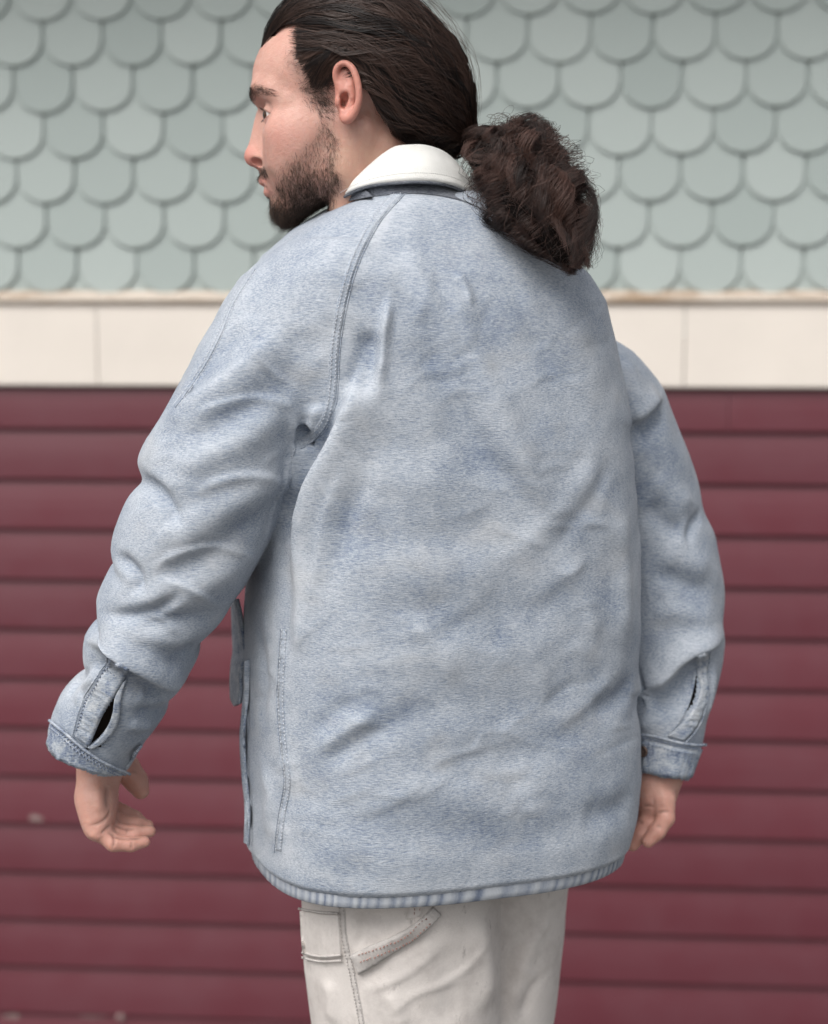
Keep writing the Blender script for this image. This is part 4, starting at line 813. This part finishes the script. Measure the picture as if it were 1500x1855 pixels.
CV, CF = surfnets(lambda p: cap_f(to_head(p)) * MM, from_head((110, 90, -60)), from_head((-165, -90, 145)), .003, 8, 1.9); q = to_head(CV[CF].mean(1)); x_, y_ = pxy(q); CV, CF = compact(CV, CF[inpoly(x_, y_, CAPPOLY)])
CN = vnormals(CV, CF); q = to_head(CV); CV = CV - CN * .005 + CN * (.0045 * vnoise(np.c_[q[:, 0] * .03, q[:, 1] * .05, q[:, 2] * .09], 3))[:, None]
hair = empty('hair'); hair.parent = person
me = mesh_np('hair_mass', CV, CF); n = NT('hair_shade'); HSHADE = n.done((.008, .006, .0055), .95, Specular_IOR_Level=.05); attr(me, 'tone', np.full(len(CV), .1)); obj('hair_mass', me, HSHADE, hair)
GUIDES = [[(472, 97), (488, 55), (528, 12), (600, -22), (700, -5), (785, 55), (838, 135), (864, 205), (860, 246)],
 [(484, 84), (520, 42), (580, 15), (660, 12), (750, 52), (822, 125), (858, 198), (858, 249)], [(512, 62), (560, 46), (630, 44), (712, 70), (792, 122), (844, 190), (857, 251)], [(535, 60), (590, 76), (660, 86), (740, 112), (812, 160), (848, 216), (855, 253)],
 [(540, 98), (600, 112), (660, 126), (730, 152), (802, 190), (842, 230), (853, 255)], [(546, 132), (592, 116), (640, 112), (692, 148), (752, 195), (812, 226), (851, 257)], [(572, 178), (597, 140), (624, 112), (664, 136), (704, 190), (762, 226), (818, 247), (851, 259)],
 [(662, 160), (690, 194), (730, 226), (780, 246), (822, 256), (851, 261)], [(674, 188), (698, 222), (742, 252), (792, 268), (851, 267)], [(706, 236), (727, 258), (770, 275), (812, 282), (851, 272)]]
m_ = 18; GD = np.array([spline(g, m_) for g in GUIDES])
def slick(n_str, n_clump, side, seed, extra=0.0, wavy=1.0):
    r = np.random.default_rng(seed); cp = r.uniform(0, len(GD) - 1.001, n_clump); cph = r.uniform(0, 6.28, n_clump); camp = r.uniform(.4, 1.5, n_clump); ctone = r.uniform(0, 1, n_clump) ** 2; clift = r.uniform(-3, 8.5, n_clump) + extra
    ci = r.integers(0, n_clump, n_str); g_ = np.clip(cp[ci] + r.normal(0, .10, n_str), 0, len(GD) - 1.001); t = np.linspace(0, 1, m_)
    gg = np.clip(cp[ci][:, None] + (g_ - cp[ci])[:, None] * (1 - .55 * t[None] ** .7), 0, len(GD) - 1.001); i0 = gg.astype(int); fr = (gg - i0)[..., None]; tt = np.arange(m_)[None]
    p2 = GD[i0, tt] * (1 - fr) + GD[i0 + 1, tt] * fr
    back = r.uniform(0, .07, n_str) + r.uniform(0, .28, n_str) * (r.random(n_str) < .45)                # some roots start behind the hairline
    tn = back[:, None] + (1 - back[:, None]) * t[None]; k0 = np.minimum((tn * (m_ - 1)).astype(int), m_ - 2); fk = (tn * (m_ - 1) - k0)[..., None]; ar = np.arange(n_str)[:, None]; p2 = p2[ar, k0] * (1 - fk) + p2[ar, k0 + 1] * fk
    tg = np.gradient(p2, axis=1); p2 = p2 - (tg[:, :1] / np.linalg.norm(tg[:, :1], axis=2, keepdims=True)) * (r.uniform(0, 16, n_str) * (r.random(n_str) < .4))[:, None, None] * ((1 - t) ** 10)[None, :, None]; tg /= np.linalg.norm(tg, axis=2, keepdims=True); nr = np.stack([-tg[..., 1], tg[..., 0]], -1); env = np.sin(np.pi * np.clip(t, 0, 1) ** .8)[None] 
    wv = np.sin(t[None] * r.uniform(13, 24, n_clump)[ci][:, None] + cph[ci][:, None]) * camp[ci][:, None] * 9.0 * wavy * env * (.4 + .9 * t[None]) + r.normal(0, 1.8, n_str)[:, None] * env; p2 = p2 + nr * wv[..., None]
    f = (635 - p2[..., 0]) * .586; u = (200 - p2[..., 1]) * .586; l = lateral(f.ravel(), u.ravel(), cap_f).reshape(f.shape)
    lift = (clift[ci][:, None] + r.normal(0, .9, n_str)[:, None]) * env - 2.0 * (1 - env); l = np.maximum(l + .3 * lift, 0.5 * r.random(n_str)[:, None]) 
    q = np.stack([f, l * side, u], -1); nrm = q - np.array([-20, 0, 30]); nrm /= np.linalg.norm(nrm, axis=2, keepdims=True); q = q + nrm * lift[..., None] * .85
    W = from_head(q); rad = np.tile(.00022 * (1 - .3 * t ** 3), (n_str, 1)); rad[:, 0] *= .4; return W, rad, np.clip(ctone[ci] + r.normal(0, .12, n_str), 0, 1)
def strand_obj(name, sets, mat, parent):
    g_ = Geo(); tn = []
    for W, rad, tone in sets: V, F = strands_mesh(W, rad); g_.add(V, F); tn.append(np.repeat(tone, W.shape[1] * 3))
    V, F = g_.out(); me = mesh_np(name, V, F); attr(me, 'tone', np.concatenate(tn)); return tag(obj(name, me, mat, parent), kind='stuff')
r = np.random.default_rng(5)
NF = 240; fly = slick(NF, NF, 1, 77, 3); W = fly[0]; t = np.linspace(0, 1, m_); W = W + (r.normal(0, .007, (NF, 1, 3)) * np.sin(np.pi * t)[None, :, None]) + np.array([.004, 0, .005]) * np.sin(np.pi * t)[None, :, None]; fly = (W, fly[1] * .6, fly[2] * 0 + .9)
strand_obj('combed_hair', [slick(6600, 130, 1, 1), slick(1300, 80, -1, 2), slick(900, 34, 1, 8, 4.5, 1.5), fly], HAIR, hair)
# curly ponytail
AX = spline([tuple(P(852, 254, .0)), tuple(P(890, 276, -.03)), tuple(P(938, 308, -.075)), tuple(P(984, 372, -.120)), tuple(P(1018, 440, -.140)), tuple(P(1034, 482, -.142))], 60); ARad = np.interp(np.linspace(0, 1, 60), [0, .08, .22, .4, .62, .82, 1], [.022, .036, .048, .053, .050, .040, .014])
def pony(n_str, n_clump, seed, m=30, fz=1.0):
    r = np.random.default_rng(seed); th = r.uniform(0, 6.283, n_clump); rr = np.sqrt(r.random(n_clump)) ; ct = r.uniform(0, 1, n_clump) ** 1.6; L = np.clip(r.normal(.80, .24, n_clump), .25, 1.0); cr = r.uniform(.006, .0120, n_clump); turns = r.uniform(2.0, 4.0, n_clump); ph = r.uniform(0, 6.283, n_clump); st = r.uniform(0, .45, n_clump) * (r.random(n_clump) < .6)
    ci = r.integers(0, n_clump, n_str); t = np.linspace(0, 1, m)[None]; s = st[ci][:, None] + (np.maximum(L[ci], st[ci] + .2) - st[ci] + r.normal(0, .03, n_str))[:, None] * t; s = np.clip(s, 0, 1) * 59; i0 = np.minimum(s.astype(int), 58); fr = (s - i0)[..., None]
    C = AX[i0] * (1 - fr) + AX[i0 + 1] * fr; T = np.gradient(AX, axis=0); T /= np.linalg.norm(T, axis=1, keepdims=True); T = T[i0]; U = np.cross(T, [0, 1., 0]); U /= np.linalg.norm(U, axis=2, keepdims=True); W = np.cross(T, U); Rd = np.interp(s, np.arange(60), ARad)
    spread = .25 + .75 * np.clip(t * 2.2, 0, 1); a = th[ci][:, None] + r.normal(0, .055, n_str)[:, None]; rad = (rr[ci][:, None] + r.normal(0, .03, n_str)[:, None]) * spread * Rd
    hel = turns[ci][:, None] * 6.283 * t + ph[ci][:, None] + r.normal(0, .16, n_str)[:, None]; hr = cr[ci][:, None] * np.clip(t * 4, 0, 1) * fz
    q = C + U * (rad * np.cos(a) + hr * np.cos(hel))[..., None] + W * (rad * np.sin(a) * .8 + hr * np.sin(hel))[..., None] + T * (hr * .8 * np.sin(hel * 1.0 + 1.2))[..., None]
    q = q + r.normal(0, .0010, (n_str, 1, 3)) * t[..., None] + (.0010 * np.stack([vnoise(np.c_[(t * 9 + np.arange(n_str)[:, None] * 3.7).ravel(), np.full(n_str * m, k * 5.3), np.zeros(n_str * m)], 60 + k).reshape(n_str, m) for k in range(3)], -1)) * t[..., None]
    return q, np.tile(.00021 * (1 - .5 * t ** 2), (n_str, 1)), np.clip(ct[ci] + r.normal(0, .15, n_str), 0, 1)
strand_obj('curly_ponytail', [pony(5200, 72, 9), pony(700, 700, 12, 30, 1.3)], CURL, hair)
V = []; k = 28
for i in range(60):
    T = AX[min(i + 1, 59)] - AX[max(i - 1, 0)]; T /= np.linalg.norm(T); U = np.cross(T, [0, 1., 0]); U /= np.linalg.norm(U); W = np.cross(T, U); a = np.arange(k) * 6.2832 / k
    nz = vnoise(np.c_[np.cos(a) * 2.2, np.sin(a) * 2.2, np.full(k, i * .22)], 14); V.append(AX[i] + (ARad[i] * (.60 + .18 * nz) * (.4 if i > 57 else 1))[:, None] * (U * np.cos(a)[:, None] + W * (np.sin(a) * .85)[:, None]))
me = mesh_np('ponytail_mass', np.concatenate(V), grid_faces(60, k, True)); attr(me, 'tone', np.full(60 * k, .15)); obj('ponytail_mass', me, HSHADE, hair)
n = NT('hair_band'); ring = AX[2] + .0155 * (np.cos(np.linspace(0, 6.2832, 40))[:, None] * np.array([.5, .2, -.85]) + np.sin(np.linspace(0, 6.2832, 40))[:, None] * np.array([-.2, 1, .1])); tube_mesh('hair_tie', ring, np.full(40, .003), n.done((.01, .01, .011), .8), hair)
# beard, moustache, brows, lashes
hc = HV[HF].mean(1); hn = np.cross(HV[HF[:, 2]] - HV[HF[:, 0]], HV[HF[:, 3]] - HV[HF[:, 1]]); ar = np.linalg.norm(hn, axis=1) / 2; hn /= ar[:, None] * 2 + 1e-15; qc = to_head(hc); fx, fy = pxy(qc); aq = np.abs(qc[:, 1])
def short_hair(n_, wgt, length, direc, seed, rad=.00011, m=4, curl=.25, tone=(0, .7), stand=.35):
    r = np.random.default_rng(seed); p = wgt * ar; p = p / p.sum(); i = r.choice(len(p), n_, p=p); c = hc[i] + r.normal(0, .0006, (n_, 3)); nn = hn[i]; D = direc(qc[i]); D = D + r.normal(0, .32, D.shape); D = np.stack([-D[:, 0], -D[:, 1], D[:, 2]], -1)
    D = D - nn * (D * nn).sum(1, keepdims=True); D /= np.linalg.norm(D, axis=1, keepdims=True) + 1e-9; Lh = length(qc[i]) * r.uniform(.6, 1.3, n_); B = r.normal(0, curl, (n_, 3)); t = np.linspace(0, 1, m)
    s = stand * r.uniform(.5, 1.6, n_)[:, None]; q = c[:, None] - nn[:, None] * .0004 + (Lh[:, None] * t[None])[..., None] * (D[:, None] + nn[:, None] * (s * (1 - .45 * t[None]))[..., None]) + (Lh[:, None] * t[None] ** 2)[..., None] * B[:, None]
    return q, np.tile(rad * (1 - .6 * t), (n_, 1)), r.uniform(*tone, n_)
wb = soft(BEARD, fx, fy, 7); wb = wb * (aq < 66) * np.clip(.55 + .018 * np.clip(fy - 300, 0, 80) + 1.0 * np.exp(-((fx - 612) / 9) ** 2) * (fy < 340) + .9 * np.exp(-((fy - 345) / 16) ** 2) * (fx > 540), 0, 2) * (.75 + .5 * np.clip(vnoise(np.c_[fx, fy, fx * 0] / 13, 6) + .5, 0, 1.2))
wb = wb + 1.2 * (wb > 0) * np.clip((fy - 362) / 14, 0, 1) * (fx < 565)
down = lambda q: np.stack([np.where(q[:, 2] < -90, .25, -.12), np.zeros(len(q)), np.full(len(q), -1.0)], -1)
blen = lambda q: np.interp(q[:, 2], [-112, -98, -70, -20], [.0115, .0095, .0072, .0050])
ws = soft(STACHE, fx, fy, 3) * (aq < 30) * (qc[:, 0] > 70) + .9 * soft(SOUL, fx, fy, 3) * (aq < 9)
sdir = lambda q: np.stack([np.full(len(q), -.15), np.sign(q[:, 1]) * .9, np.full(len(q), -.7)], -1)
strand_obj('beard', [short_hair(15000, wb, blen, down, 21, .0001), short_hair(1500, ws, lambda q: np.full(len(q), .0044), sdir, 22)], BEARDM, person)
wt = soft(TEMPLE, fx, fy, 10) * ~((np.abs(qc[:, 0] - 1) < 17) & (np.abs(qc[:, 2] - 9) < 36) & (aq > 67)) * (.25 + np.clip((fx - 535) / 45, 0, 1)); strand_obj('sideburn', [short_hair(6500, wt, lambda q: np.full(len(q), .0085), lambda q: np.stack([np.full(len(q), -.75), np.zeros(len(q)), np.where(q[:, 2] < 8, -.8, .15)], -1), 23, .00011, tone=(0, .3), stand=.25)], BEARDM, person)
BROW = [(449, 190), (451, 180), (458, 170), (469, 164), (484, 167), (498, 176), (509, 185), (497, 182), (484, 178), (472, 179), (462, 186), (456, 196)]
wr_ = soft(BROW, fx, fy, 3) * (qc[:, 0] > 60) * (aq > 3); strand_obj('eyebrow', [short_hair(2600, wr_, lambda q: np.full(len(q), .0052), lambda q: np.stack([np.full(len(q), -.9), np.sign(q[:, 1]) * .9, np.where(q[:, 0] > 98, .9, -.35)], -1) * 2.2, 24, .00011, curl=.06, tone=(0, .2), stand=.08)], BEARDM, person)
g_ = []; tns = []
for sgn in (1, -1):
    for up, ph0, L in ((1, 20, 5.0), (-1, -22, 2.6)):
        for az in np.linspace(-38, 66, 40):
            op = max(0, 1 - (az / 82) ** 2); el_ = math.radians(ph0 * op); a_ = math.radians(az); dv = np.array([math.cos(el_) * math.cos(a_), math.cos(el_) * math.sin(a_) * sgn, math.sin(el_)]); base = EYE * np.array([1, sgn, 1]) + dv * 13.6
            t = np.linspace(0, 1, 5)[:, None]; g_.append(base + dv * t * L + np.array([0, 0, 1.0 * up]) * (t ** 1.6) * L * .45 + np.array([0, 0, -.4]) * t * L * .3)
W = from_head(np.array(g_)); strand_obj('eyelashes', [(W, np.tile(.00009 * (1 - .7 * np.linspace(0, 1, 5)), (len(W), 1)), np.zeros(len(W)))], BEARDM, person)
print('hair', round(time.time() - T0, 1))

# ------------------------------------------------------------------ trousers
def tz_tab(rows): 
    rows = np.array(rows, float); z = np.array([zof(a[0], a[3]) for a in rows]); xl = np.array([P(a[1], a[0], a[3])[0] for a in rows]); xr = np.array([P(a[2], a[0], a[3])[0] for a in rows]); return z[::-1], ((xl + xr) / 2)[::-1], ((xr - xl) / 2)[::-1], rows[::-1, 3], rows[::-1, 4]
LEG_L = tz_tab([(1450, 548, 900, -.02, .115), (1560, 546, 902, -.02, .113), (1650, 547, 904, -.02, .110), (1740, 551, 907, -.015, .106), (1855, 566, 906, -.01, .100), (2100, 600, 890, .0, .09), (2900, 640, 850, .02, .075)])
LEG_R = tz_tab([(1450, 780, 1036, .085, .100), (1560, 780, 1034, .085, .098), (1620, 780, 1027, .085, .096), (1720, 785, 1016, .085, .094), (1855, 790, 1000, .085, .09), (2100, 795, 985, .085, .085), (2900, 810, 960, .085, .075)])
def leg_f(p, L): cx, a, y, b = (np.interp(p[:, 2], L[0], L[k]) for k in (1, 2, 3, 4)); f = (np.abs((p[:, 0] - cx) / a) ** 2.3 + np.abs((p[:, 1] - y) / b) ** 2.3 + 1e-9) ** (1 / 2.3); return np.maximum((f - 1) * np.minimum(a, b), .07 - p[:, 2])
TV, TF = surfnets(lambda p: np.maximum(smin(leg_f(p, LEG_L), leg_f(p, LEG_R), .0015), p[:, 2] - zof(1470)), (-.2, -.16, .04), (.26, .2, zof(1460)), .0030 if FINE else .006, 8, 1.6); TV = relax(TV, TF, 3, .5)
TS = Surf(TV, TF); TSTR = [(5, 26, 1, [(800, 1640), (720, 1690), (660, 1760)]), (-5, 20, 1, [(780, 1690), (700, 1730), (650, 1790)]), (6, 30, 1, [(860, 1650), (880, 1740), (880, 1840)]), (-4, 30, 1, [(800, 1700), (820, 1790), (810, 1870)]), (4, 16, .8, [(700, 1790), (720, 1830), (730, 1870)]), (4, 20, 1, [(985, 1680), (950, 1740), (920, 1850)]), (-5, 20, 1, [(960, 1660), (925, 1740), (912, 1800)]), (-4, 14, 1, [(990, 1760), (960, 1800), (945, 1850)]), (-4, 18, 1, [(640, 1650), (690, 1665), (740, 1650)]), (4, 18, 1, [(590, 1770), (600, 1810), (600, 1860)]), (1.6, 12, .6, [(660, 1800), (730, 1770), (800, 1720)]), (1.4, 12, .6, [(690, 1850), (760, 1800), (850, 1780)]), (1.6, 12, .6, [(880, 1700), (840, 1760), (790, 1790)]), (2.5, 9, .5, [(1000, 1660), (970, 1700), (930, 1720)]), (1.6, 12, .6, [(985, 1790), (955, 1760), (925, 1750)]), (-3, 10, 1, [(640, 1650), (660, 1690), (640, 1720)])]
D = sculpt(TV, TS.N, TS, TSTR) + .0015 * fbm(TV * 14, 2, 4); TV = TV + TS.N * D[:, None]; TS = Surf(TV, TF)
n = NT('canvas'); big = n.noise(9, 4, .6); fine = n.noise(500, 2, .6); tw = n.noise(1, 2, .6, n.mapped((0, R(30), 0), (300, 600, 1500)))
c = n.mix(n.ramp(big, [(.35, (0, 0, 0)), (.7, (1, 1, 1))]), (.74, .695, .66), (.65, .605, .575)); c = n.mix(n.math('MULTIPLY', n.ramp(n.noise(24, 5, .7), [(.48, (0, 0, 0)), (.70, (1, 1, 1))]), .40), c, (.38, .34, .32))
c = n.mix(n.math('MULTIPLY', n.ramp(n.noise(70, 5, .75, n.mapped((0, 0, 0), (1, 1, .45))), [(.62, (0, 0, 0)), (.72, (1, 1, 1))]), .45), c, (.20, .175, .165)); c = n.mix(n.math('MULTIPLY', n.math('SUBTRACT', fine, .3), .3), c, (.36, .33, .31))
CANVAS = n.done(c, .9, n.bump(n.math('ADD', fine, tw), .4, .0006), Specular_IOR_Level=.2)
n = NT('soiled_canvas'); c = n.ramp(n.math('ADD', n.math('MULTIPLY', n.noise(45, 5, .7), .8), n.math('MULTIPLY', n.noise(400, 2), .25)), [(.3, (.40, .375, .365)), (.55, (.58, .545, .52)), (.8, (.72, .68, .65))]); CANVAS_D = n.done(c, .92)
trousers = empty('trousers'); trousers.parent = person
obj('trouser_legs', mesh_np('trouser_legs', TV, TF), CANVAS, trousers)
sm = [(614, 1560), (619, 1640), (624, 1700), (634, 1745), (645, 1800), (658, 1870)]
strip('trouser_seam', *[offset(sm, d) for d in (-9, 8)], CANVAS_D, trousers, .0010, 90, 6, TS, .0007); n = NT('rust_thread'); RUST = n.done((.45, .27, .23), .8); n = NT('pale_thread'); PALE = n.done((.5, .47, .45), .8)
stitches([offset(sm, -4), offset(sm, 3)], PALE, trousers, .0022, TS)
strip('tool_pocket', [(546, 1643), (585, 1649), (616, 1650)], [(552, 1735), (585, 1741), (622, 1738)], CANVAS, trousers, .0035, 50, 14, TS, .0006, sink=.003)
for ln in ([(546, 1645), (585, 1651), (616, 1652)], [(552, 1724), (585, 1730), (621, 1727)], [(552, 1733), (585, 1739), (622, 1737)]): cordline('pocket_hem', ln, CANVAS_D, trousers, .0012, .0036, TS)
strip('hammer_loop', [(782, 1640), (752, 1668), (706, 1694), (664, 1710), (634, 1724)], [(800, 1655), (764, 1690), (718, 1722), (680, 1748), (650, 1768)], CANVAS_D, trousers, .0050, 70, 9, TS, .0007, sink=.001)
stitches([[(770, 1660), (735, 1690), (690, 1712), (648, 1728)], [(776, 1668), (742, 1698), (696, 1720), (652, 1738)]], RUST, trousers, .0066, TS)
strip('belt_loop', [(735, 1600), (734, 1640), (732, 1668)], [(772, 1600), (774, 1640), (764, 1660)], CANVAS, trousers, .003, 30, 7, TS); stitches([[(750, 1610), (751, 1660)], [(760, 1610), (760, 1658)]], RUST, trousers, .0045, TS)
# boots, below the frame
n = NT('boot_leather'); BOOT = n.done((.06, .04, .03), .6)
for bx, by in ((float(np.interp(.1, LEG_L[0], LEG_L[1])), .02), (float(np.interp(.1, LEG_R[0], LEG_R[1])), .085)):
    V, F = surfnets(lambda p: np.maximum(smin(ell(p, (bx, by + .07, .045), (.048, .13, .05)), cone(p, (bx, by, .05), (bx, by, .15), .045, .05), .03), -p[:, 2] + .001), (bx - .07, by - .1, -.005), (bx + .07, by + .22, .21), .005, 8, 2); obj('boot', mesh_np('boot', V, F), BOOT, person)
print('all', round(time.time() - T0, 1))
